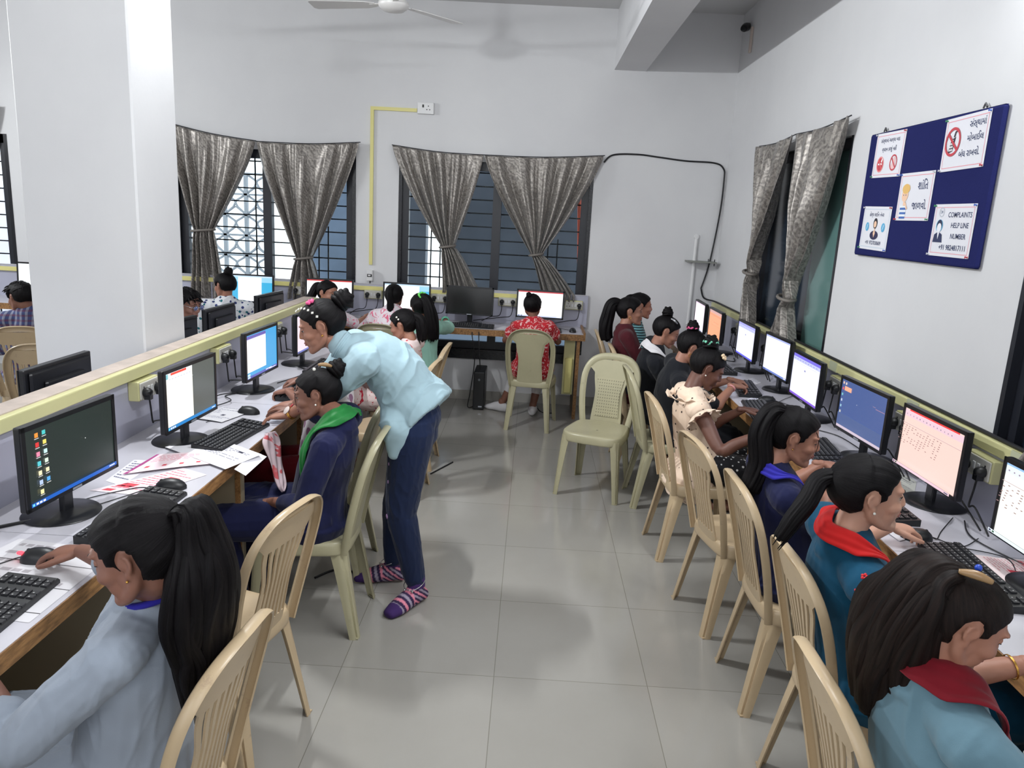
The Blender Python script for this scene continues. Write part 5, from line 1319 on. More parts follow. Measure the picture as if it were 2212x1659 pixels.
# garments -----------------------------------------------------------
def top(mat, sleeve=1.0, infl=.014, hem=.0, fold=(.0035, 9, 1), name='top', neck=.075, cuff=None, loose=1.0, lap=0.0, mi=None, flare=.02, hemdir=None, sl_loose=0):
    def f(J):
        s, sp, NB, up, L, U, F = (J[k] for k in ('s', 'sp', 'NB', 'up', 'L', 'U', 'F')); m = MB(); P0 = J['P0']
        i = infl; low = P0 - (sp[1] - P0).normalized() * (.03 + hem)
        if hemdir is not None: low = P0 + V(hemdir)
        tw = [(.165 * loose + flare, .118 * loose + flare), (.158 * loose, .112 * loose), (.136 * loose, .100 * loose), (.138 * loose, .102), (.142, .093), (neck, .062)]
        m.loft([low, P0] + sp[1:4] + [NB - up * .022], [(a * s + i, b_ * s + i) for a, b_ in tw], L, 24, 4)
        m.loft([J['sh']['R'], NB - up * .042 * s, J['sh']['L']], [(.045 * s + i * .8, .05 * s + i * .8), (.05 * s + i * .5, .055 * s + i * .3), (.045 * s + i * .8, .05 * s + i * .8)], up, 16, 4)
        m.ball(NB - up * .045, (.092 * s, .080 * s, .052 * s) if neck < .09 else (.07, .05, .03), 20, R=Matrix((F, L, U)).transposed())
        for q in 'LR':
            a, b_, c = J['sh'][q], J['el'][q], J['wr'][q]; sl = sleeve[q] if isinstance(sleeve, dict) else sleeve; x = .5 / .5
            if sl <= 0: continue
            if sl <= .5: e = a.lerp(b_, sl * 2); pts = [a, a.lerp(e, .5), e]; r = [.047, .045, .041 + sl_loose]
            else: e = b_.lerp(c, (sl - .5) * 2); pts = [a, a.lerp(b_, .5), b_, b_.lerp(e, .5), e]; r = [.047, .043, .037, .035, .034 - .009 * (sl - .5) * 2 + sl_loose]
            m.loft(pts, [(k * s + i * .75, k * s + i * .75) for k in r], L if abs((b_ - a).normalized().dot(L)) < .8 else F, 16, 4)
        if lap:
            for q in 'LR':
                h, k = J['hip'][q], J['kn'][q]; e = h.lerp(k, lap)
                m.loft([h, h.lerp(e, .5), e], [(.092 * s + i, .085 * s + i), (.095 * s + i, .078 * s + i), (.085 * s + i * 1.5, .068 * s + i)], L, 16, 4)
            h, k = (J['hip']['L'] + J['hip']['R']) / 2, (J['kn']['L'] + J['kn']['R']) / 2; e = h.lerp(k, lap)
            m.loft([h, e + U * .01], [(.13 * s, .075 * s), (.12 * s, .05 * s)], L, 16, 4)
            if lap > .95:
                m.loft([e, e + F * .05 - U * .06, e + F * .03 - U * .20, e + F * .01 - U * .3], [(.13, .07), (.16, .06), (.17, .05), (.18, .05)], L, 18, 3)
        me = fuse(m, J['vox'] * .95, 3, fold, name); o = J['fin'](name, me, mat)
        J['top'] = o
    return f
def pants(mat, infl=.012, length=1.0, fold=(.003, 12, 5), name='trousers', loose=0):
    def f(J):
        s, L = J['s'], J['L']; m = MB(); P0 = J['P0']
        m.loft([P0 + (J['sp'][1] - P0) * .5, P0, P0 - (J['sp'][1] - P0).normalized() * .05], [(.14 * s + infl, .10 * s + infl), (.158 * s + infl, .112 * s + infl), (.13 * s, .10 * s)], L, 20, 3)
        for q in 'LR':
            h, k, a = J['hip'][q], J['kn'][q], J['an'][q]; e = k.lerp(a, length)
            m.loft([h, h.lerp(k, .5), k], [(.088 * s + infl, .09 * s + infl), (.076 * s + infl + loose, .076 * s + infl + loose), (.056 * s + infl + loose, .056 * s + infl + loose)], L, 16, 4)
            m.loft([k, k.lerp(e, .4), e], [(.055 * s + infl + loose, .055 * s + infl + loose), (.052 * s + infl + loose, .054 * s + infl + loose), (.036 * s + infl + loose, .038 * s + infl + loose)], L, 16, 4)
        J['fin'](name, fuse(m, J['vox'], 2, fold, name), mat)
    return f
def surf(J, p):
    from mathutils.bvhtree import BVHTree
    me = J['top'].data
    if 'bvh' not in J: J['bvh'] = BVHTree.FromPolygons([v.co for v in me.vertices], [q.vertices for q in me.polygons])
    l, n_, i, d = J['bvh'].find_nearest(p - J['O']); return l + J['O'] + n_ * .016
def ribbon(pts, w, mat, name, side=None, thick=.004, sub=6, fold=.004, wide=None, snap=True):
    """scarf: pts are functions of J giving world points"""
    def f(J):
        P = [V(p) for p in pts(J)]
        if snap: P = [surf(J, p) for p in P]
        W_ = wide or [w] * len(P); Q, R_ = resample(P, W_, sub); mb = MB(); rows = []
        for i, p in enumerate(Q):
            t = (Q[min(i + 1, len(Q) - 1)] - Q[max(i - 1, 0)]).normalized(); c = (J['P0'] * .3 + J['NB'] * .7); o = (p - c); o = (o - t * o.dot(t)).normalized(); S = t.cross(o)
            row = [p + S * R_[i] * (k / 8 - .5) for k in range(9)]
            if snap: row = [surf(J, q) for q in row]
            rows.append([q + o * (fold * (1 + sin(k * 2.2 + i * .3))) for k, q in enumerate(row)])
        mb.grid(rows); J['fin'](name, evalmesh(mb.mesh(name), [('SOLIDIFY', dict(thickness=thick, offset=0)), ('SUBSURF', dict(levels=1))]), mat)
    return f
# hair ---------------------------------------------------------------
def hair(kind='bun', G=(-.75, 0, .55), mat=None, bunr=.042, tailp=None, tailr=None, puff=1.0, tie=None, part=False, seed=1, n=9, low=-.075, loose=.5, clips=None, wisps=0, flat=1.0, wide=None):
    def f(J):
        H, s = J['H'], J['hs']; mb, st = hair_cap(H, s, G, part, puff, kind == 'short', low); g = V(G).normalized()
        base = H @ (V((-.012 + .104 * g.x, .083 * g.y, .022 + .104 * g.z)) * s); out = H.to_3x3() @ g
        if kind == 'bun': bun(mb, st, base + out * bunr * .75, bunr, out, seed)
        if kind in ('tail', 'long') and tailp:
            pts = [base - out * .01] + [V(p) for p in tailp(J, base, out)]
            tail(mb, st, pts, tailr or [.03, .04, .045, .04, .03, .012], seed, n * 2, loose, flat, wide)
        if kind == 'short':
            rnd = random.Random(seed)
            for k in range(90):
                az, e_ = rnd.uniform(-2.9, 2.9), rnd.uniform(.1, 1.4); d = V((cos(e_) * cos(az), cos(e_) * sin(az), sin(e_))); p = V((-.012 + .104 * d.x, .080 * d.y, .026 + .1 * d.z)) * s
                if p.x > .05 and p.z < .055: continue
                q = H @ p; t = (H.to_3x3() @ V((.5, rnd.uniform(-.5, .5), -.2))).normalized(); lock(mb, st, [q, q + t * .02 + out * .004, q + t * .04], [.006, .006, .001], t.orthogonal(), k, 6, 2)
        if wisps:
            rnd = random.Random(seed + 5)
            for k in range(wisps):
                q = H @ (V((.062, rnd.choice((-1, 1)) * rnd.uniform(.025, .05), .055)) * s); dn = (H.to_3x3() @ V((.15, 0, -1))).normalized()
                y_ = H.to_3x3() @ V((0, rnd.uniform(-.01, .012), 0)); mb_ = [q, q + dn * .03 + y_ + J['hf'] * .014, q + dn * .08 + y_ * 2 + J['hf'] * .012]; lock(mb, st, mb_, [.0016, .0016, .0006], J['hf'], k, 5, 4)
        mb.st = st; me = mb.mesh('hair'); J['fin']('hair', me, mat or M_hair); J['hbase'] = base; J['hout'] = out
        if tie:
            tm, tr, off = tie; mb = MB(); e1 = out.orthogonal().normalized(); e2 = out.cross(e1); c = base + out * off
            mb.tube([c + (e1 * cos(t) + e2 * sin(t)) * (tr + .003 * sin(t * 9)) + out * .006 * sin(t * 7) for t in [2 * pi * i / 40 for i in range(41)]], .008, 8, caps=False)
            J['fin']('hair_tie', mb.mesh('tie'), tm)
        if clips:
            for cm, pos, kind_ in clips:
                q = H @ (V(pos) * s); nrm = (q - (H @ V((-.01, 0, .01)))).normalized(); e1 = nrm.orthogonal().normalized(); e2 = nrm.cross(e1); mb = MB()
                if kind_ == 'flower':
                    for k in range(5): a = 2 * pi * k / 5; mb.ball(q + nrm * .004 + (e1 * cos(a) + e2 * sin(a)) * .012, .008, 10)
                    mb.ball(q + nrm * .008, .006, 8)
                elif kind_ == 'bar':
                    t = (J['hf'] * .6 - J['hu'] * .2); t = (t - nrm * t.dot(nrm)).normalized(); mb.tube([q - t * .028 + nrm * .004, q + nrm * .009, q + t * .028 + nrm * .004], [.005, .009, .005], 8, smoothpath=4)
                else: mb.ball(q + nrm * .003, .007, 10)
                J['fin']('hair_clip', mb.mesh('clip'), cm)
    return f
def earrings(mat=M_gold, r=.004, hoop=False):
    def f(J):
        for q in (-1, 1):
            p = J['H'] @ (V((-.002, q * .078, -.040)) * J['hs']); mb = MB()
            if hoop: mb.tube([p + J['hf'] * .009 * cos(t) - J['hu'] * (.009 * sin(t) + .008) for t in [2 * pi * k / 14 for k in range(15)]], .0016, 6, caps=False)
            else: mb.ball(p, r, 10)
            J['fin']('earring', mb.mesh('ear'), mat)
    return f
def band(q, mat, name, r=.03, at=.12, w=.008, face=None):
    """bracelet or watch on the wrist of arm q"""
    def f(J):
        a, b_ = J['wr'][q], J['el'][q]; c = a.lerp(b_, at); t = (b_ - a).normalized(); e1 = t.orthogonal().normalized(); e2 = t.cross(e1); mb = MB()
        for k in (-.35, 0, .35): mb.tube([c + t * w * k + (e1 * cos(x) + e2 * sin(x)) * r for x in [2 * pi * i / 20 for i in range(21)]], w * .32, 6, caps=False)
        o = J['fin'](name, mb.mesh(name), mat)
        if face:
            n_ = (U_ := V((0, 0, 1))) * .8 + (V((0, 0, 1.8)) - c).normalized() * .0 + V((-c.x, -c.y, 1.8 - c.z)).normalized() * .8; n_ = (n_ - t * n_.dot(t)).normalized(); T = Matrix.Translation(c + n_ * r) @ n_.to_track_quat('Z', 'Y').to_matrix().to_4x4()
            J['fin']('watch_face', MB().lathe([(.017, 0), (.019, .004), (.015, .0065)], 24, T).mesh('wf'), face, 60)
    return f
# ------------------------------------------------------------------ cloth materials
def cloth(name, base, rough=.85, weave=.15, pat=None, sheen=.1, wr=.45):
    m, nt, b = newmat(name); b.inputs['Roughness'].default_value = rough; b.inputs['Specular IOR Level'].default_value = .2; b.inputs['Sheen Weight'].default_value = sheen
    f = noisetex(nt, coords(nt), 4, 4); c = ramp(nt, f, [(.3, tuple(k * .88 for k in base[:3]) + (1,)), (.7, tuple(min(1, k * 1.08) for k in base[:3]) + (1,))])
    if pat:
        kind, sc, size, cols = pat
        for i, cc in enumerate(cols):
            if kind == 'spots':
                v = nt.nodes.new('ShaderNodeTexVoronoi'); v.inputs['Scale'].default_value = sc; v.inputs['Randomness'].default_value = .75
                mp = coords(nt, (1, 1, 1)); ad = nt.nodes.new('ShaderNodeVectorMath'); ad.inputs[1].default_value = (i * 3.7, i * 1.3, i * 2.1); link(nt, mp, ad.inputs[0]); link(nt, ad.outputs[0], v.inputs['Vector'])
                m_ = ramp(nt, v.outputs['Distance'], [(size * .9, (1, 1, 1, 1)), (size, (0, 0, 0, 1))]); c = mixc(nt, m_, c, cc)
            elif kind == 'floral':
                n_ = nt.nodes.new('ShaderNodeTexNoise'); n_.inputs['Scale'].default_value = sc; n_.inputs['Detail'].default_value = 3; n_.inputs['Distortion'].default_value = 2.2
                ad = nt.nodes.new('ShaderNodeVectorMath'); ad.inputs[1].default_value = (i * 3.7, i * 1.3, i * 2.1); link(nt, coords(nt), ad.inputs[0]); link(nt, ad.outputs[0], n_.inputs['Vector'])
                m_ = ramp(nt, n_.outputs['Fac'], [(1 - size, (0, 0, 0, 1)), (1 - size + .03, (1, 1, 1, 1))]); c = mixc(nt, m_, c, cc)
            elif kind in ('plaid', 'stripes'):
                w = nt.nodes.new('ShaderNodeTexWave'); w.bands_direction = 'Z' if (i % 2 == 0) else 'X'; w.inputs['Scale'].default_value = sc; link(nt, coords(nt), w.inputs['Vector'])
                m_ = ramp(nt, w.outputs['Fac'], [(size, (0, 0, 0, 1)), (size + .06, (1, 1, 1, 1))]); c = mixc(nt, m_, c, cc) if kind == 'stripes' else mixc(nt, mixc(nt, .35, (0, 0, 0, 1), m_), c, cc)
    link(nt, c, b.inputs['Base Color'])
    n1 = nt.nodes.new('ShaderNodeTexNoise'); n1.inputs['Scale'].default_value = 5; n1.inputs['Detail'].default_value = 2.5; n1.inputs['Distortion'].default_value = .9; link(nt, coords(nt, (1, 1, .55)), n1.inputs['Vector'])
    rg = ramp(nt, n1.outputs['Fac'], [(.38, (0, 0, 0, 1)), (.5, (1, 1, 1, 1)), (.62, (.1, .1, .1, 1))], 'B_SPLINE')
    bw = nt.nodes.new('ShaderNodeBump'); bw.inputs['Strength'].default_value = wr; bw.inputs['Distance'].default_value = .008; link(nt, rg, bw.inputs['Height'])
    bf = nt.nodes.new('ShaderNodeBump'); bf.inputs['Strength'].default_value = weave; bf.inputs['Distance'].default_value = .001; link(nt, noisetex(nt, coords(nt), 420, 2), bf.inputs['Height'])
    link(nt, bw.outputs['Normal'], bf.inputs['Normal']); link(nt, bf.outputs['Normal'], b.inputs['Normal'])
    return m
Cw = dict(
 kurta1=cloth('pale_blue_grey_cotton', rgb(146, 155, 168), pat=None), navy=cloth('navy_cotton', rgb(22, 26, 62)), green=cloth('green_chiffon', rgb(24, 112, 48), .5),
 shirt=cloth('light_blue_shirting', rgb(158, 184, 194)), jeans=cloth('dark_blue_denim', rgb(24, 36, 66), weave=.4), white=cloth('white_cotton', rgb(214, 212, 214)),
 maroon=cloth('maroon_knit', rgb(72, 22, 30)), black=cloth('black_cotton', rgb(22, 24, 30)), teal=cloth('teal_blue_cotton', rgb(10, 70, 98)),
 greyteal=cloth('grey_teal_knit', rgb(96, 126, 140)), red=cloth('red_cotton', rgb(190, 30, 30)), dred=cloth('dark_red_cotton', rgb(110, 14, 28)), royal=cloth('royal_blue_cotton', rgb(44, 40, 150)),
 cream=cloth('cream_dotted_cotton', rgb(232, 208, 186), pat=('spots', 26, .16, [rgb(50, 34, 34)])),
 redfl=cloth('red_white_print', rgb(186, 40, 50), pat=('floral', 26, .44, [rgb(225, 180, 180)])),
 whitefl=cloth('white_red_floral', rgb(226, 206, 204), pat=('floral', 14, .42, [rgb(190, 40, 60)])),
 pinkfl=cloth('pink_white_floral', rgb(226, 216, 222), pat=('floral', 14, .44, [rgb(220, 110, 140)])),
 mint=cloth('mint_cotton', rgb(150, 196, 180)), whiteprint=cloth('white_leaf_print', rgb(222, 224, 228), pat=('spots', 24, .30, [rgb(40, 110, 120), rgb(50, 60, 110)])),
 spotpur=cloth('white_purple_spotted', rgb(212, 206, 212), pat=('spots', 14, .34, [rgb(140, 100, 130)])),
 plaid=cloth('blue_red_plaid', rgb(66, 76, 116), pat=('plaid', 9, .6, [rgb(150, 60, 60), rgb(196, 200, 210), rgb(30, 36, 66)])), check=cloth('dark_check', rgb(40, 44, 60), pat=('plaid', 9, .7, [rgb(200, 204, 210), rgb(60, 70, 100)])),
 tealstripe=cloth('teal_stripes', rgb(36, 60, 66), pat=('stripes', 16, .55, [rgb(120, 170, 176)])), dotblack=cloth('black_white_hearts', rgb(26, 26, 30), pat=('spots', 40, .28, [rgb(205, 205, 205)])),
 pink=cloth('pink_satin', rgb(220, 90, 140), .4), gteal=cloth('green_satin', rgb(110, 190, 160), .4), lgreen=cloth('bright_green_satin', rgb(120, 230, 110), .4), pinkscarf=cloth('pink_white_scarf', rgb(222, 200, 206), .6, pat=('floral', 9, .46, [rgb(200, 90, 96)])),
)
M_sock2, nt, b = newmat('striped_sock'); b.inputs['Roughness'].default_value = .9
at_ = nt.nodes.new('ShaderNodeAttribute'); at_.attribute_name = 'Col'; link(nt, at_.outputs['Color'], b.inputs['Base Color']); bump(nt, b, noisetex(nt, coords(nt), 300, 2), .3, .001)
M_steel = plain('steel', rgb(190, 190, 195), .25, .9); M_wface = plain('watch_face_white', rgb(215, 200, 195), .2); M_wdark = plain('watch_face_dark', rgb(40, 45, 50), .1); M_redp = plain('red_thread', rgb(170, 30, 40), .5)
M_blueclip = plain('blue_clip', rgb(30, 70, 180), .3); M_shell = plain('tortoise_clip', rgb(150, 120, 84), .3); M_flow = plain('cream_flower_clip', rgb(232, 206, 170), .5)
D_ = V
def pearls(J):
    mb = MB(); a, b_, c = J['sh']['R'], J['el']['R'], J['wr']['R']
    for t in (.2, .5, .85): 
        p = a.lerp(b_, t); n_ = (V((0, 0, .8)) + J['F'] * .9).normalized(); J['fin']('pearl_button', MB().ball(p + n_ * .062 * J['s'], .006, 12).mesh('pearl'), M_pearl)
def flowers_on(q, n, mat, name='flower_embroidery'):
    def f(J):
        rnd = random.Random(4); a, b_ = J['sh'][q], J['el'][q]; o = J.get('top')
        for k in range(n):
            t = rnd.uniform(.1, .75); n_ = (V((-a.x, -a.y, 1.9 - a.z)).normalized() + V((rnd.uniform(-.5, .5), rnd.uniform(-.5, .5), rnd.uniform(-.3, .5)))).normalized()
            org = a.lerp(b_, t) - J['O']; hit, loc, nn, _ = o.data and raycast(o.data, org + n_ * .3, -n_)
            if hit:
                mb = MB(); e1 = nn.orthogonal().normalized(); e2 = nn.cross(e1); r = rnd.uniform(.004, .009)
                for i in range(5): mb.ball(loc + J['O'] + (e1 * cos(i * 1.257) + e2 * sin(i * 1.257)) * r, (r * .7,) * 3, 8)
                J['fin'](name, mb.mesh('fl'), mat)
    return f
def raycast(me, o, d):
    from mathutils.bvhtree import BVHTree
    key = me.name
    if key not in _bvh:
        _bvh[key] = BVHTree.FromPolygons([v.co for v in me.vertices], [p.vertices for p in me.polygons])
    l, n_, i, dist = _bvh[key].ray_cast(o, d)
    return (l is not None, l, n_, i)
_bvh = {}
FX = Vector((1, 0, 0)); FY = Vector((0, 1, 0)); UZ = Vector((0, 0, 1))
typ = (28, 38, 25); flat = (10, 18, 12); mous = (14, 26, 16)
# === left row =======================================================
person('person', 'girl in pale blue grey kurta with long dark ponytail, bottom left', (-.86, 1.50, .53), 182, 'brown', .97, nb=(-.785, 1.475, .955), bend=.5, headp=(-.765, 1.405, 1.095), head=(-2, -20, 0),
  arms={'R': ((-1.225, 1.915, .832), D_((-1, .15, -.16)), D_((0, 0, -1)), mous, D_((.2, .3, -1))), 'L': ((-1.14, 1.40, .83), D_((-1, .3, -.1)), D_((0, 0, -1)), typ, D_((.6, -.6, -.8)))},
  clothes=[top(Cw['kurta1'], {'L': .62, 'R': .62}, .016, name='kurta', fold=(.006, 11, 1, (.2, 0, 1)), lap=1.0, neck=.07, sl_loose=.008), pants(Cw['dred'])],
  hair=hair('tail', (-.95, -.03, .30), tailp=lambda J, b_, o: [b_ + o * .03 + V((.0, .0, .0)), b_ + V((.035, .01, -.05)), b_ + V((.04, .01, -.13)), b_ + V((.03, .02, -.23)), b_ + V((.025, .02, -.33)), b_ + V((.01, -.01, -.43))], tailr=[.026, .042, .062, .092, .104, .078, .02], n=13, seed=2, puff=1.25, flat=.45, wide=(.25, .95, 0)),
  vox=.005, lids=.95, look=-.35, extra=lambda J: (earrings(M_gold, .003)(J), J['fin']('collar', MB().tube([J['NB'] + (J['F'] * cos(t) * .062 + J['L'] * sin(t) * .066) + J['up'] * (.012 + .012 * cos(t + 3.14)) for t in [2 * pi * k / 24 for k in range(25)]], .008, 8, caps=False).mesh('collar'), Cw['royal'])))
person('person', 'girl in navy with a green scarf and hair bun, one hand on a mouse', (-.86, 3.04, .53), 180, 'brown', .93, nb=(-.745, 2.975, .93), bend=.4, headp=(-.865, 3.03, 1.03), head=(8, -14, 4),
  arms={'R': ((-1.215, 3.53, .832), D_((-1, .1, -.14)), D_((0, 0, -1)), mous), 'L': ((-1.03, 2.93, .585), D_((-.8, .3, -.3)), D_((0, .2, -1)), (30, 45, 30), D_((.3, -.6, -.8)))},
  clothes=[top(Cw['navy'], {'L': .75, 'R': .5}, .017, name='kurta', fold=(.004, 8, 3), lap=1.0, neck=.066), pants(Cw['navy'])],
  hair=hair('bun', (-.78, 0, .60), bunr=.038, seed=4, wisps=2, clips=[(M_pearl, (-.03, .06, .125), 'ball'), (M_shell, (-.075, .05, .13), 'bar')]),
  vox=.005, lids=.35, look=-.2, extra=lambda J: (earrings(M_pearl, .004)(J), band('R', M_redp, 'bracelet', .024, .14)(J),
   ribbon(lambda J: [J['NB'] + V((.05, .10, .01)), J['NB'] + V((.035, .03, .045)), J['NB'] + V((.005, -.035, .02)), J['NB'] + V((-.05, -.075, -.06)), J['NB'] + V((-.085, -.09, -.18)), J['NB'] + V((-.085, -.095, -.30))], .07, Cw['green'], 'scarf', wide=[.05, .07, .08, .075, .06, .05])(J),
   ribbon(lambda J: [V((-1.10, 3.16, .815)), V((-1.085, 3.15, .775)), V((-1.06, 3.12, .70)), V((-1.03, 3.08, .62)), V((-1.01, 3.06, .585))], .07, Cw['pinkscarf'], 'scarf_end', wide=[.05, .10, .08, .06, .008], fold=.01, snap=False)(J)))
# the bending girl
def p3_shirt(J):
    s, sp, NB, up, L, U, F = (J[k] for k in ('s', 'sp', 'NB', 'up', 'L', 'U', 'F')); m = MB(); P0 = J['P0']
    hemc = P0 + V((.055, -.005, .035))
    m.loft([hemc, P0 + V((.015, 0, .075))] + sp[1:4] + [NB - up * .02], [(.182, .150), (.178, .145), (.165, .130), (.160, .122), (.158, .105), (.085, .072)], L, 26, 5, ends=False)
    m.loft([NB - up * .03, NB + J['nd'] * .012, NB + J['nd'] * .032], [(.09, .08), (.068, .066), (.056, .056)], L, 20, 4)
    m.loft([J['sh']['R'], NB - up * .045, J['sh']['L']], [(.064, .066), (.064, .062), (.064, .066)], up, 16, 4)
    for q, e in (('L', .14), ('R', .55)):
        a, b_, c = J['sh'][q], J['el'][q], J['wr'][q]; x = b_.lerp(c, e)
        m.loft([a, a.lerp(b_, .5), b_, x], [(.062, .066), (.062, .072), (.060, .066), (.046, .048)], F, 18, 4)
    m.ball(NB - up * .035, (.10, .085, .06), 20, R=Matrix((F, L, U)).transposed())
    # hanging front tail of the shirt
    m.loft([P0 + V((-.035, -.105, .07)), P0 + V((-.045, -.145, -.02)), P0 + V((-.06, -.16, -.115))], [(.10, .06), (.075, .045), (.014, .012)], F, 14, 4)
    J['fin']('shirt', fuse(m, .0055, 3, (.010, 9.0, 11, (.6, .1, .5)), 'shirt'), Cw['shirt'])
    mb = MB()
    for k in range(3): mb.tube([NB + J['nd'] * (.028 + .008 * k) + (V((0, 0, 1)).cross(J['L']) * 0 + (J['L'].cross(J['nd'])) * cos(t) * -(.056 + .002 * k) + L * sin(t) * .057) for t in [2 * pi * i / 24 for i in range(25)]], .007, 8, caps=False)
    J['fin']('collar', mb.mesh('collar'), Cw['shirt'])
def socks(J):
    for q in 'LR':
        a = J['an'][q]; fd = J['footd'][q]; mb = MB(); fz = lambda v, z: V((v.x, v.y, z)); i = .006
        P = [a + UZ * .045, fz(a, .06), fz(a - fd * .03, .036), fz(a + fd * .01, .036)]
        mb.loft([a + UZ * .05, fz(a, .07), fz(a, .055)], [(.034 + i, .036 + i), (.034 + i, .038 + i), (.034 + i, .040 + i)], fd.cross(UZ), 18, 4)
        mb.loft([fz(a - fd * .038, .036), fz(a, .05), fz(a + fd * .06, .042), fz(a + fd * .12, .029), fz(a + fd * .17, .02)], [(.030 + i, .032), (.034 + i, .042 + i), (.037 + i, .037 + i), (.041 + i, .025 + i), (.029 + i, .016 + i)], fd.cross(UZ), 18, 5)
        me = fuse(mb, .0045, 2, None, 'sock'); n = len(me.vertices); cols = np.ones((n, 4))
        for k, v in enumerate(me.vertices):
            d = (v.co - a).dot(fd); h = v.co.z; t = d * .8 - (h - .05) * (1.0 if d < .05 else .2)
            if h > .092: c = rgb(64, 34, 96)
            elif d > .135: c = rgb(58, 32, 92)
            else: c = [rgb(150, 140, 158), rgb(44, 26, 66), rgb(214, 130, 150), rgb(44, 26, 66)][int(((t + 1) / .0115)) % 4]
            cols[k] = c
        at = me.color_attributes.new('Col', 'FLOAT_COLOR', 'POINT'); at.data.foreach_set('color', cols.ravel())
        J['fin']('sock', me, M_sock2)
        mb = MB(); c = a + UZ * .028 + fd * .012
        e1, e2 = fd, fd.cross(UZ)
        mb.tube([c + (e1 * cos(t) * .052 + e2 * sin(t) * .046) + UZ * (-.02 * cos(t)) for t in [2 * pi * k / 28 for k in range(29)]], .0022, 6, caps=False)
        for t in (.3, -.6, 2.6): mb.ball(c + (e1 * cos(t) * .054 + e2 * sin(t) * .048) + UZ * (-.02 * cos(t) - .006), .006, 10)
        J['fin']('anklet', mb.mesh('anklet'), M_steel)
def embroidery(J):
    rnd = random.Random(8); k, h = J['kn']['L'], J['hip']['L']; mb = MB()
    for i in range(26):
        t = rnd.uniform(.25, 1.15); p = h.lerp(k, min(t, 1)) + (UZ * -.05 * max(0, t - 1)) + V((-.083 + .024 * t, -.03 + rnd.uniform(-.02, .02), 0)); mb.ball(p, (.004, .006, .009), 6)
    J['fin']('embroidery', mb.mesh('emb'), plain('lilac_thread', rgb(150, 120, 160), .7))
def clipchain(J):
    mb = MB()
    for i in range(7):
        t = i / 6; q = V((.062 - .075 * t, .030 + .052 * t, .098 + .012 * sin(t * 3) - .050 * t * t)); p = J['H'] @ (q * 1.02)
        n_ = (p - J['HC']).normalized(); e1 = n_.orthogonal().normalized(); e2 = n_.cross(e1)
        for k in range(4): mb.ball(p + n_ * .006 + (e1 * cos(k * 1.57) + e2 * sin(k * 1.57)) * .0036, .0028, 6)
    J['fin']('hair_chain', mb.mesh('chain'), M_pearl)
J3 = person('person', 'girl in light blue shirt and jeans bending over the left desk', (-.495, 3.29, .87), 183, 'tan', 1.0, nb=(-.765, 3.19, 1.195), bend=-.9, headp=(-.888, 3.19, 1.292), head=(6, -22, 0), shyaw=-4, shw=1.0,
  arms={'L': ((-1.09, 3.24, .842), D_((-1, .25, -.2)), D_((0, 0, -1)), flat, D_((.9, -.2, -.5))), 'R': ((-1.10, 3.50, .86), D_((-1, .1, -.2)), D_((0, 0, -1)), flat, D_((.3, .6, -.6)))},
  feet={'L': (-.455, 3.225, .085), 'R': (-.60, 3.43, .085), 'Ld': D_((-.56, -.83, 0)), 'Rd': D_((-1, -.15, 0))},
  clothes=[p3_shirt, pants(Cw['jeans'], .012, .88, (.004, 16, 6), 'jeans', .0)], hair=hair('bun', (-.88, 0, .45), bunr=.043, seed=6, puff=1.0, clips=[(Cw['pink'], (.0, .02, .122), 'flower')]),
  vox=.0045, lids=.35, look=-.25, extra=lambda J: (earrings(M_gold, .005)(J), socks(J), embroidery(J), clipchain(J), band('L', M_gold, 'wrist_watch', .026, .10, .010, M_wface)(J), J['fin']('nose_stud', MB().ball(J['H'] @ V((.098, .016, -.022)), .003, 8).mesh('stud'), M_gold)))
person('person', 'girl in a purple spotted white shirt half hidden behind the bending girl', (-1.0, 3.60, .53), 180, 'brown', .92, nb=(-.93, 3.68, .90), bend=.3, headp=(-.88, 3.78, .985), head=(-10, -20, 0),
  arms={'L': ((-1.24, 3.82, .84), D_((-1, .3, -.3)), D_((0, 0, -1)), typ), 'R': ((-1.26, 4.1, .84), D_((-1, .0, -.3)), D_((0, 0, -1)), typ)},
  clothes=[top(Cw['spotpur'], .45, .020, name='shirt', fold=(.006, 8, 5)), pants(Cw['dred'])], hair=hair('bun', (-.6, 0, .7), bunr=.03, seed=7), vox=.007, faced=False)
person('person', 'girl with hair clip in white and red floral dress behind the bending girl', (-.90, 5.18, .53), 170, 'tan', .93, nb=(-.80, 5.10, .90), bend=.6, headp=(-.862, 5.12, 1.02), head=(-4, -20, 0),
  clothes=[top(Cw['whitefl'], .3, .018, name='dress', lap=1.0, fold=(.004, 8, 6)), pants(Cw['white'])], hair=hair('tail', (-.9, 0, .35), tailp=lambda J, b_, o: [b_ + V((.04, 0, -.03)), b_ + V((.06, .0, -.10)), b_ + V((.065, 0, -.18))], tailr=[.02, .035, .04, .03, .01], seed=8, n=7, clips=[(M_pearl, (-.01, .08, .07), 'ball'), (M_pearl, (-.02, .083, .05), 'ball')], puff=1.2), vox=.007, lids=.4)
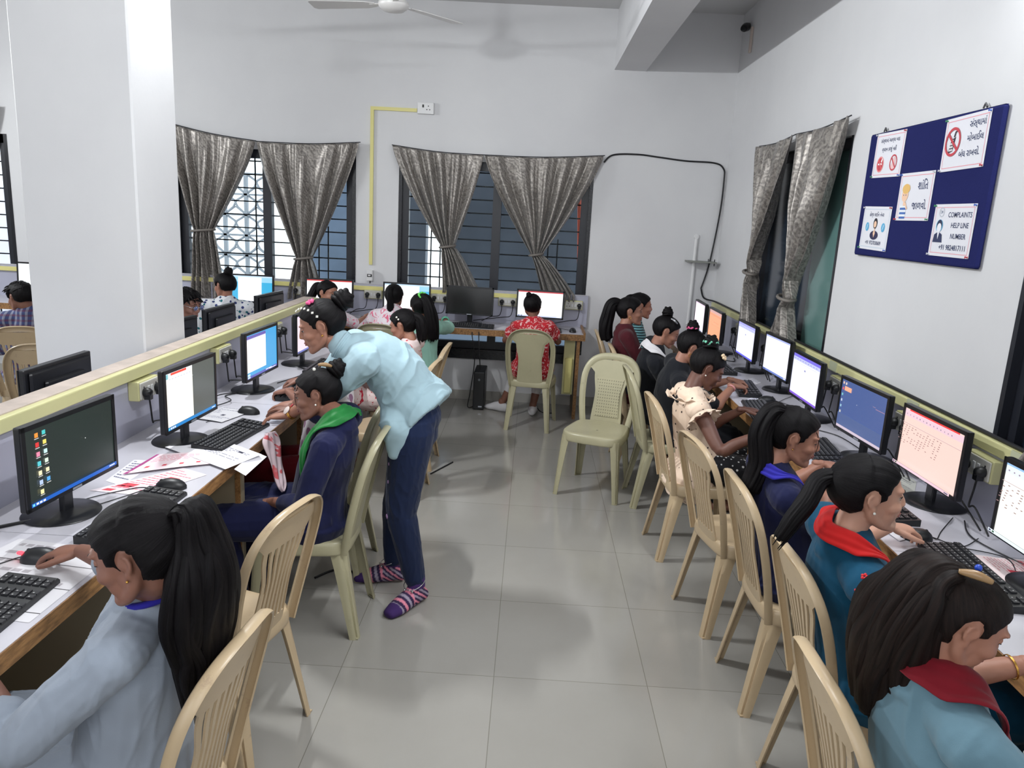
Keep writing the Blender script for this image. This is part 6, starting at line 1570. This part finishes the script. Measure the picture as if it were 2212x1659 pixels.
# === back desk =======================================================
person('person', 'girl with a long narrow ponytail in pink and white at the back desk', (-1.16, 6.36, .53), 86, 'brown', .92, nb=(-1.17, 6.43, .94), headp=(-1.165, 6.47, 1.06), head=(2, -5, 0),
  arms={'L': ((-1.42, 6.66, .86), D_((.2, 1, -.2)), D_((0, 0, -1)), typ), 'R': ((-1.0, 6.80, .84), D_((0, 1, -.2)), D_((0, 0, -1)), typ)},
  clothes=[top(Cw['pinkfl'], .5, .026, name='dress', fold=(.008, 9, 7), sl_loose=.02), pants(Cw['white'])], hair=hair('tail', (-.8, 0, .6), tailp=lambda J, b_, o: [b_ + o * .02 + V((-.01, -.02, -.04)), b_ + V((-.01, -.03, -.14)), b_ + V((-.005, -.02, -.26)), b_ + V((0, -.01, -.36))], tailr=[.014, .02, .026, .028, .022, .01], seed=9, n=6), vox=.007, faced=False)
person('person', 'girl with mint sleeves and bright green hair tie at the back desk', (-.90, 6.2, .53), 95, 'brown', .93, nb=(-.90, 6.16, .90), headp=(-.90, 6.18, 1.02), head=(18, -12, -8),
  arms={'R': ((-.74, 6.62, .86), D_((-.5, 1, -.1)), D_((0, 0, -1)), typ, D_((.9, -.6, -.6))), 'L': ((-.98, 6.62, .85), D_((.2, 1, -.1)), D_((0, 0, -1)), typ)},
  clothes=[top(Cw['mint'], .52, .024, name='blouse', fold=(.005, 9, 8), sl_loose=.012), pants(Cw['black'])], hair=hair('long', (-.75, -.1, .65), tailp=lambda J, b_, o: [b_ + V((.04, -.04, -.02)), b_ + V((.08, -.06, -.12)), b_ + V((.10, -.06, -.24)), b_ + V((.10, -.05, -.34))], tailr=[.025, .04, .048, .05, .045, .02], seed=10, tie=(Cw['lgreen'], .028, .012), puff=1.2), vox=.007, faced=False, extra=band('R', Cw['gteal'], 'bracelet', .030, .10, .022))
person('person', 'girl in a red and white printed dress seated with her back to the camera', (.045, 6.47, .53), 84, 'brown', .90, nb=(.035, 6.50, .905), headp=(.022, 6.53, 1.035), head=(0, -5, 0),
  clothes=[top(Cw['redfl'], .22, .020, name='dress', lap=.7, neck=.10, fold=(.004, 9, 9), sl_loose=.016, flare=.03), pants(Cw['white'], length=.55)], hair=hair('bun', (-.55, .35, .75), bunr=.022, seed=11, low=-.06), vox=.0065, faced=False,
  arms={'L': ((-.14, 6.80, .84), D_((0, 1, -.2)), D_((0, 0, -1)), typ), 'R': ((.22, 6.80, .84), D_((0, 1, -.2)), D_((0, 0, -1)), typ)}, feet={'L': (-.21, 6.82, .075), 'R': (.075, 6.76, .075), 'Ld': D_((-.8, .5, 0)), 'Rd': D_((.1, 1, 0))},
  extra=lambda J: [J['fin']('shoe', (lambda a, fd: fuse(MB().loft([V((a.x, a.y, .045)) - fd * .04, V((a.x, a.y, .05)), V((a.x, a.y, .045)) + fd * .06, V((a.x, a.y, .03)) + fd * .12, V((a.x, a.y, .022)) + fd * .17], [(.033, .040), (.040, .05), (.042, .042), (.045, .03), (.032, .02)], fd.cross(UZ), 16, 5), .006, 2, None, 'shoe'))(J['an'][q], J['footd'][q]), Cw['white']) for q in 'LR'])
person('person', 'girl with a ponytail at the back desk turning her face towards the room', (-1.74, 6.36, .53), 75, 'tan', .93, nb=(-1.75, 6.36, .93), headp=(-1.700, 6.34, 1.068), head=(-105, -6, -3),
  clothes=[top(Cw['pinkfl'], .4, .016, name='blouse'), pants(Cw['black'])], arms={'L': ((-1.75, 6.7, .84), D_((0, 1, -.2)), D_((0, 0, -1)), typ), 'R': ((-1.45, 6.72, .84), D_((.4, 1, -.2)), D_((0, 0, -1)), typ)},
  hair=hair('tail', (-.8, -.1, .45), tailp=lambda J, b_, o: [b_ + V((-.03, .0, -.02)), b_ + V((-.06, -.01, -.08)), b_ + V((-.09, -.02, -.16)), b_ + V((-.10, -.02, -.26))], tailr=[.02, .03, .034, .032, .026, .01], seed=12, n=7), vox=.006, lids=.1, look=0, extra=earrings(M_gold, .003, True))
person('person', 'person in white leaf printed shirt by the left back window', (-2.57, 6.34, .53), 105, 'tan', 1.0, nb=(-2.56, 6.32, .955), headp=(-2.575, 6.33, 1.085), head=(45, -8, 0), shw=1.15,
  clothes=[top(Cw['whiteprint'], .5, .026, name='shirt', loose=1.12, fold=(.005, 8, 13)), pants(Cw['black'])], hair=hair('bun', (-.5, 0, .9), bunr=.034, seed=13, low=-.05), vox=.007, lids=.3, faced=True)
# === behind the partition ===========================================
def specs(J):
    H = J['H']; mb = MB()
    for q in (-1, 1):
        mb.tube([H @ V((.094, q * .032 + .022 * cos(t), .006 + .017 * sin(t))) for t in [2 * pi * k / 16 for k in range(17)]], .0016, 6, caps=False)
        mb.tube([H @ V((.092, q * .054, .01)), H @ V((.05, q * .074, .012)), H @ V((-.01, q * .078, .012))], .0016, 6)
    mb.tube([H @ V((.095, -.01, .008)), H @ V((.098, 0, .011)), H @ V((.095, .01, .008))], .0016, 6)
    J['fin']('glasses', mb.mesh('glasses'), M_steel)
    J['fin']('lenses', MB().lathe([(.0005, 0), (.020, 0)], 20, H @ Matrix.Translation((.0935, .032, .006)) @ Matrix.Rotation(pi / 2, 4, 'Y')).lathe([(.0005, 0), (.020, 0)], 20, H @ Matrix.Translation((.0935, -.032, .006)) @ Matrix.Rotation(pi / 2, 4, 'Y')).mesh('lens'), plain('lens_sheen', rgb(150, 160, 210), .1))
person('person', 'boy with glasses in a dark checked shirt just right of the pillar', (-2.62, 4.98, .53), 0, 'brown', 1.02, nb=(-2.38, 4.98, .985), headp=(-2.285, 4.98, 1.10), head=(-12, -14, 0), clothes=[top(Cw['check'], .5, .018, name='shirt'), pants(Cw['black'])],
  arms={'L': ((-2.2, 5.12, .84), D_((1, -.1, -.2)), D_((0, 0, -1)), typ), 'R': ((-2.2, 4.84, .84), D_((1, .1, -.2)), D_((0, 0, -1)), typ)}, hair=hair('short', (-.3, 0, 1), seed=14, low=-.045, puff=1.1), vox=.007, lids=.3, extra=specs)
person('person', 'boy in a blue and red plaid shirt seated left of the pillar', (-3.58, 5.34, .53), 115, 'brown', 1.02, nb=(-3.56, 5.27, .94), headp=(-3.60, 5.26, 1.045), head=(40, -16, 0), clothes=[top(Cw['plaid'], .6, .024, name='shirt', loose=1.1), pants(Cw['black'])],
  hair=hair('short', (-.3, 0, 1), seed=15, low=-.05, puff=1.15), vox=.008, lids=.4)
# === right row =======================================================
person('person', 'girl in maroon with hoop earring and thick ponytail', (.80, 5.80, .53), 0, 'tan', .97, nb=(.735, 5.80, .985), headp=(.775, 5.82, 1.118), head=(-6, -2, 0), clothes=[top(Cw['maroon'], .7, .014, name='sweater'), pants(Cw['black'])],
  hair=hair('long', (-.85, 0, .5), tailp=lambda J, b_, o: [b_ + V((-.05, -.0, -.02)), b_ + V((-.08, .0, -.12)), b_ + V((-.09, -.0, -.22)), b_ + V((-.07, .0, -.30))], tailr=[.025, .042, .048, .05, .045, .018], seed=16, n=8, puff=1.2), vox=.007, lids=.3, extra=earrings(M_gold, .003, True))
person('person', 'girl in teal stripes with a black watch behind the girl in maroon', (.92, 6.38, .53), 0, 'tan', .97, nb=(.88, 6.40, .965), headp=(.935, 6.42, 1.098), head=(0, -6, 0), clothes=[top(Cw['tealstripe'], .55, .014, name='sweater'), pants(Cw['black'])],
  arms={'L': ((1.2, 6.62, .86), D_((1, .1, -.2)), D_((0, 0, -1)), typ), 'R': ((1.10, 6.20, .89), D_((1, .5, .3)), D_((0, 0, -1)), (40, 50, 30))}, hair=hair('tail', (-.8, 0, .6), tailp=lambda J, b_, o: [b_ + V((-.03, 0, -.03)), b_ + V((-.06, 0, -.12)), b_ + V((-.05, 0, -.2))], tailr=[.02, .03, .034, .03, .01], seed=17, n=6), vox=.008, lids=.3, extra=band('R', M_blk, 'wrist_watch', .026, .12, .012))
person('person', 'girl in black with a white collar and a high knot of hair', (.92, 5.36, .53), 2, 'tan', .93, nb=(.885, 5.26, .935), bend=.7, headp=(.965, 5.28, 1.055), head=(-8, -26, 0), clothes=[top(Cw['black'], .6, .018, name='kurta', lap=.8), pants(Cw['black'])],
  hair=hair('bun', (-.45, 0, .92), bunr=.036, seed=18, clips=[(M_steel, (.0, -.05, .10), 'bar')]), vox=.0065, lids=.5,
  extra=lambda J: ribbon(lambda J: [J['NB'] + V((-.02, .10, -.02)), J['NB'] + V((-.055, .03, .02)), J['NB'] + V((-.045, -.05, .01)), J['NB'] + V((.02, -.095, -.03)), J['NB'] + V((.07, -.10, -.09))], .07, Cw['white'], 'collar', wide=[.05, .06, .065, .05, .02])(J))
person('person', 'girl in black with a pink hair tie, typing in the right row', (.96, 4.74, .53), 3, 'tan', .93, nb=(.945, 4.66, .930), bend=.7, headp=(1.02, 4.66, 1.047), head=(-6, -30, 0), clothes=[top(Cw['black'], .45, .018, name='kurta', lap=.9), pants(Cw['black'])],
  arms={'R': ((1.27, 4.56, .845), D_((1, .25, -.15)), D_((0, 0, -1)), typ, D_((-.2, -.7, -.6))), 'L': ((1.31, 4.74, .845), D_((1, -.1, -.15)), D_((0, 0, -1)), typ)}, hair=hair('bun', (-.55, 0, .85), bunr=.036, seed=19, tie=(Cw['pink'], .032, .02)), vox=.006, lids=.6,
  extra=lambda J: (earrings(M_gold, .003, True)(J), band('R', plain('pink_band', rgb(220, 150, 150), .4), 'bracelet', .024, .12)(J)))
def frill(J):
    mb = MB()
    for q in 'LR':
        a = J['sh'][q]; d = (J['el'][q] - a).normalized(); e1 = d.orthogonal().normalized(); e2 = d.cross(e1); rows = []
        for k in range(49):
            t = 2 * pi * k / 48; rows.append([a + d * (.035 + .03 * u) + (e1 * cos(t) + e2 * sin(t)) * (.060 + .030 * u + .010 * u * sin(t * 11)) for u in (0, .35, .7, 1)])
        mb.grid(rows)
    rows = []
    for k in range(49):
        t = 2 * pi * k / 48; rows.append([J['NB'] - J['up'] * (.035 - .02 * u) + (J['F'] * cos(t) * (.10 + .03 * u) + J['L'] * sin(t) * (.12 + .03 * u)) + J['up'] * .010 * sin(t * 13) * u for u in (0, .5, 1)])
    mb.grid(rows)
    J['fin']('frill', evalmesh(mb.mesh('frill'), [('SOLIDIFY', dict(thickness=.003, offset=0))]), Cw['cream'])
person('person', 'girl in a frilled cream blouse with dark dots and a square watch', (.97, 4.03, .53), 4, 'dark', .94, nb=(.885, 3.99, .915), bend=.7, headp=(.975, 4.03, 1.045), head=(-8, -32, 0), clothes=[top(Cw['cream'], .0, .014, name='blouse', lap=0, neck=.10, hemdir=(-.03, 0, -.10), flare=.03, fold=(.006, 10, 3)), top(Cw['dotblack'], 0, .010, name='dress', lap=1.0, neck=.05)],
  arms={'R': ((1.19, 3.66, .80), D_((1, .3, .1)), D_((0, 0, -1)), typ, D_((-.3, -.5, -1))), 'L': ((1.19, 4.02, .83), D_((1, .15, -.05)), D_((0, 0, -1)), flat, D_((-.2, .5, -1)))},
  hair=hair('bun', (-.5, 0, .9), bunr=.040, seed=20, tie=(Cw['gteal'], .036, .030), clips=[(M_flow, (.02, -.045, .112), 'flower'), (Cw['pink'], (-.04, .03, .125), 'flower')]), vox=.0055, lids=.6, extra=lambda J: (earrings(M_pearl, .004)(J), frill(J), band('R', M_blk, 'wrist_watch', .025, .12, .012, M_wdark)(J)))
person('person', 'girl in navy with royal blue collar and ponytail in the right row', (1.05, 2.75, .53), 0, 'tan', .95, nb=(.93, 2.705, .925), bend=.7, headp=(1.00, 2.715, 1.055), head=(-12, -14, 0), clothes=[top(Cw['navy'], .45, .017, name='kurta', lap=1.0, neck=.085, fold=(.004, 8, 4)), pants(Cw['navy'])],
  arms={'R': ((1.21, 2.84, .84), D_((.9, .5, .2)), D_((0, 0, -1)), (45, 50, 30), D_((-.1, -.6, -1))), 'L': ((1.25, 3.05, .85), D_((1, .2, -.1)), D_((0, 0, -1)), typ, D_((-.2, .3, -1)))},
  hair=hair('tail', (-.72, -.05, .7), tailp=lambda J, b_, o: [b_ + V((-.04, -.02, -.01)), b_ + V((-.07, -.03, -.09)), b_ + V((-.06, -.04, -.2)), b_ + V((-.09, -.04, -.31))], tailr=[.024, .036, .04, .042, .036, .014], seed=21, n=10, wisps=3, puff=1.15), vox=.005, lids=.75, look=-.4,
  extra=lambda J: (earrings(M_gold, .003)(J), band('R', M_blk, 'wrist_watch', .026, .16, .010, M_wface)(J), ribbon(lambda J: [J['NB'] + V((.06, .08, -.05)), J['NB'] + V((-.01, .075, .0)), J['NB'] + V((-.06, .0, .02)), J['NB'] + V((-.01, -.075, .0)), J['NB'] + V((.07, -.08, -.06))], .06, Cw['royal'], 'collar', wide=[.02, .05, .06, .05, .02])(J)))
person('person', 'girl in teal blue with red flower embroidery and a red collar', (1.04, 2.08, .53), 0, 'fair', .97, nb=(.925, 2.015, .955), bend=.7, headp=(.975, 2.03, 1.092), head=(-6, -2, 0), clothes=[top(Cw['teal'], .5, .018, name='kurta', lap=1.0, neck=.08, fold=(.004, 8, 2)), pants(Cw['teal'])],
  arms={'R': ((1.28, 2.02, .80), D_((1, .2, 0)), D_((0, 0, -1)), typ, D_((-.2, -.5, -1))), 'L': ((1.25, 2.42, .84), D_((1, .1, -.1)), D_((0, 0, -1)), typ)},
  hair=hair('tail', (-.92, 0, .2), tailp=lambda J, b_, o: [b_ + V((-.03, -.0, -.02)), b_ + V((-.06, -.02, -.07)), b_ + V((-.10, -.03, -.13)), b_ + V((-.13, -.03, -.19))], tailr=[.02, .026, .028, .026, .02, .006], seed=22, n=7, puff=1.0, low=-.06), vox=.005, lids=.2, look=0,
  extra=lambda J: (earrings(M_pearl, .004)(J), flowers_on('R', 28, plain('red_flowers', rgb(214, 44, 48), .6))(J), ribbon(lambda J: [J['NB'] + V((.08, .08, -.06)), J['NB'] + V((-.0, .075, .0)), J['NB'] + V((-.055, .0, .02)), J['NB'] + V((-.0, -.075, .005)), J['NB'] + V((.085, -.085, -.06))], .06, Cw['red'], 'collar', wide=[.02, .06, .065, .06, .02])(J)))
J18 = person('person', 'girl in grey teal top with long loose brown hair, bottom right', (.93, 1.40, .53), 0, 'tan', .96, nb=(.835, 1.36, .965), bend=.7, hsc=.92, headp=(.862, 1.352, 1.085), head=(-6, -26, 0), clothes=[top(Cw['greyteal'], {'R': .7, 'L': .5}, .015, name='top', neck=.08, fold=(.003, 8, 7)), pants(Cw['dred'], infl=.02)],
  arms={'R': ((1.24, 1.17, .82), D_((1, .2, -.1)), D_((0, 0, -1)), typ, D_((-.2, -.6, -.8))), 'L': ((1.23, 1.63, .835), D_((1, .1, -.1)), D_((0, 0, -1)), typ)},
  hair=hair('long', (-.55, 0, .8), mat=M_hairb, tailp=lambda J, b_, o: [b_ + V((-.045, .01, -.02)), b_ + V((-.07, .03, -.10)), b_ + V((-.068, .07, -.19)), b_ + V((-.062, .10, -.28)), b_ + V((-.05, .12, -.38))], tailr=[.03, .064, .084, .100, .098, .075, .02], seed=23, n=18, puff=.8, loose=.4, flat=.55, wide=(.2, -1, 0), clips=[(M_blueclip, (-.045, -.01, .128), 'ball'), (M_shell, (-.06, -.045, .112), 'bar')], low=-.085), vox=.005, lids=.9, look=-.5,
  extra=lambda J: (pearls(J), band('L', M_gold, 'bracelet', .028, .25, .004)(J), ribbon(lambda J: [J['NB'] + V((.03, .12, -.01)), J['NB'] + V((-.05, .04, .02)), J['NB'] + V((-.03, -.05, .02)), J['NB'] + V((.05, -.085, -.04)), J['NB'] + V((.10, -.09, -.14)), J['NB'] + V((.12, -.08, -.26))], .09, Cw['dred'], 'scarf', wide=[.08, .09, .09, .08, .08, .08])(J)))
# ------------------------------------------------------------------ lamps: tube lights of the room, some of them added as fill
M_tube, nt, b = newmat('tube_light_glow'); b.inputs['Emission Color'].default_value = (.93, .97, 1, 1); b.inputs['Emission Strength'].default_value = TUBE
def tube_light(loc, rz, label, power, length=1.2):
    t = empty('tube_light', loc, rz, label, 'lamp', 'tube lights on the walls')
    mkobj('batten', rbox(MB(), (-length / 2 - .02, -.035, -.02), (length / 2 + .02, 0, .02), .005), M_white, t)
    mkobj('tube', MB().tube([(-length / 2, -.055, 0), (length / 2, -.055, 0)], .014, 12), M_tube, t, sharp=60)
    l = bpy.data.lights.new('tube_lamp', 'AREA'); l.shape = 'RECTANGLE'; l.size = length; l.size_y = .05; l.energy = power; l.color = (.95, .98, 1)
    o = bpy.data.objects.new('tube_lamp', l); COL.objects.link(o); o.parent = t; o.location = (0, -.075, 0); o.rotation_euler = (radians(-62), 0, 0)
    return t
TL = [((XR, 2.4, 2.9), -pi / 2, 'tube light on the right wall above the notice board', 19),
      ((-1.785, 3.65, 3.02), pi / 2, 'short tube light on the pillar', 38),
      ((-3.6, YN, 2.9), pi, 'tube light on the wall behind the camera, left', 8),  # unseen lamp, added to lift the general brightness
      ((-.6, YN, 2.9), pi, 'tube light on the wall behind the camera', 6),  # another unseen fill lamp added on the near wall
      ((.632, 1.7, 3.35), pi / 2 + pi, 'tube light on the side of the beam', 27),  # unseen lamp added to brighten the left side and the back
      ((XL, 4.5, 2.9), pi / 2, 'tube light on the far left wall', 60)]
for loc, rz, lb, pw in TL: tube_light(loc, rz, lb, pw, .36 if 'short' in lb else 1.2)

# unseen glowing panels and area lamps, added behind the camera as soft fill
for i, x in enumerate((-4.6, -2.2, .2)):
    w = tag(mkobj('window_%d' % (6 + i), MB().box((x - .8, YN - .01, 1.0), (x + .8, YN + .01, 2.5)), plain('bright_window', rgb(255, 255, 255), .5)), kind='structure')  # made-up window: a glowing panel added for fill
    l = bpy.data.lights.new('window_daylight', 'AREA'); l.shape = 'RECTANGLE'; l.size = 1.5; l.size_y = 1.4; l.energy = FILL; l.color = (.92, .96, 1)
    o = bpy.data.objects.new('window_daylight', l); COL.objects.link(o); o.location = (x, YN + .03, 1.75); o.rotation_euler = (radians(90), 0, 0)
_mc['bright_window'].node_tree.nodes['Principled BSDF'].inputs['Emission Color'].default_value = (.93, .96, 1, 1); _mc['bright_window'].node_tree.nodes['Principled BSDF'].inputs['Emission Strength'].default_value = 1.0
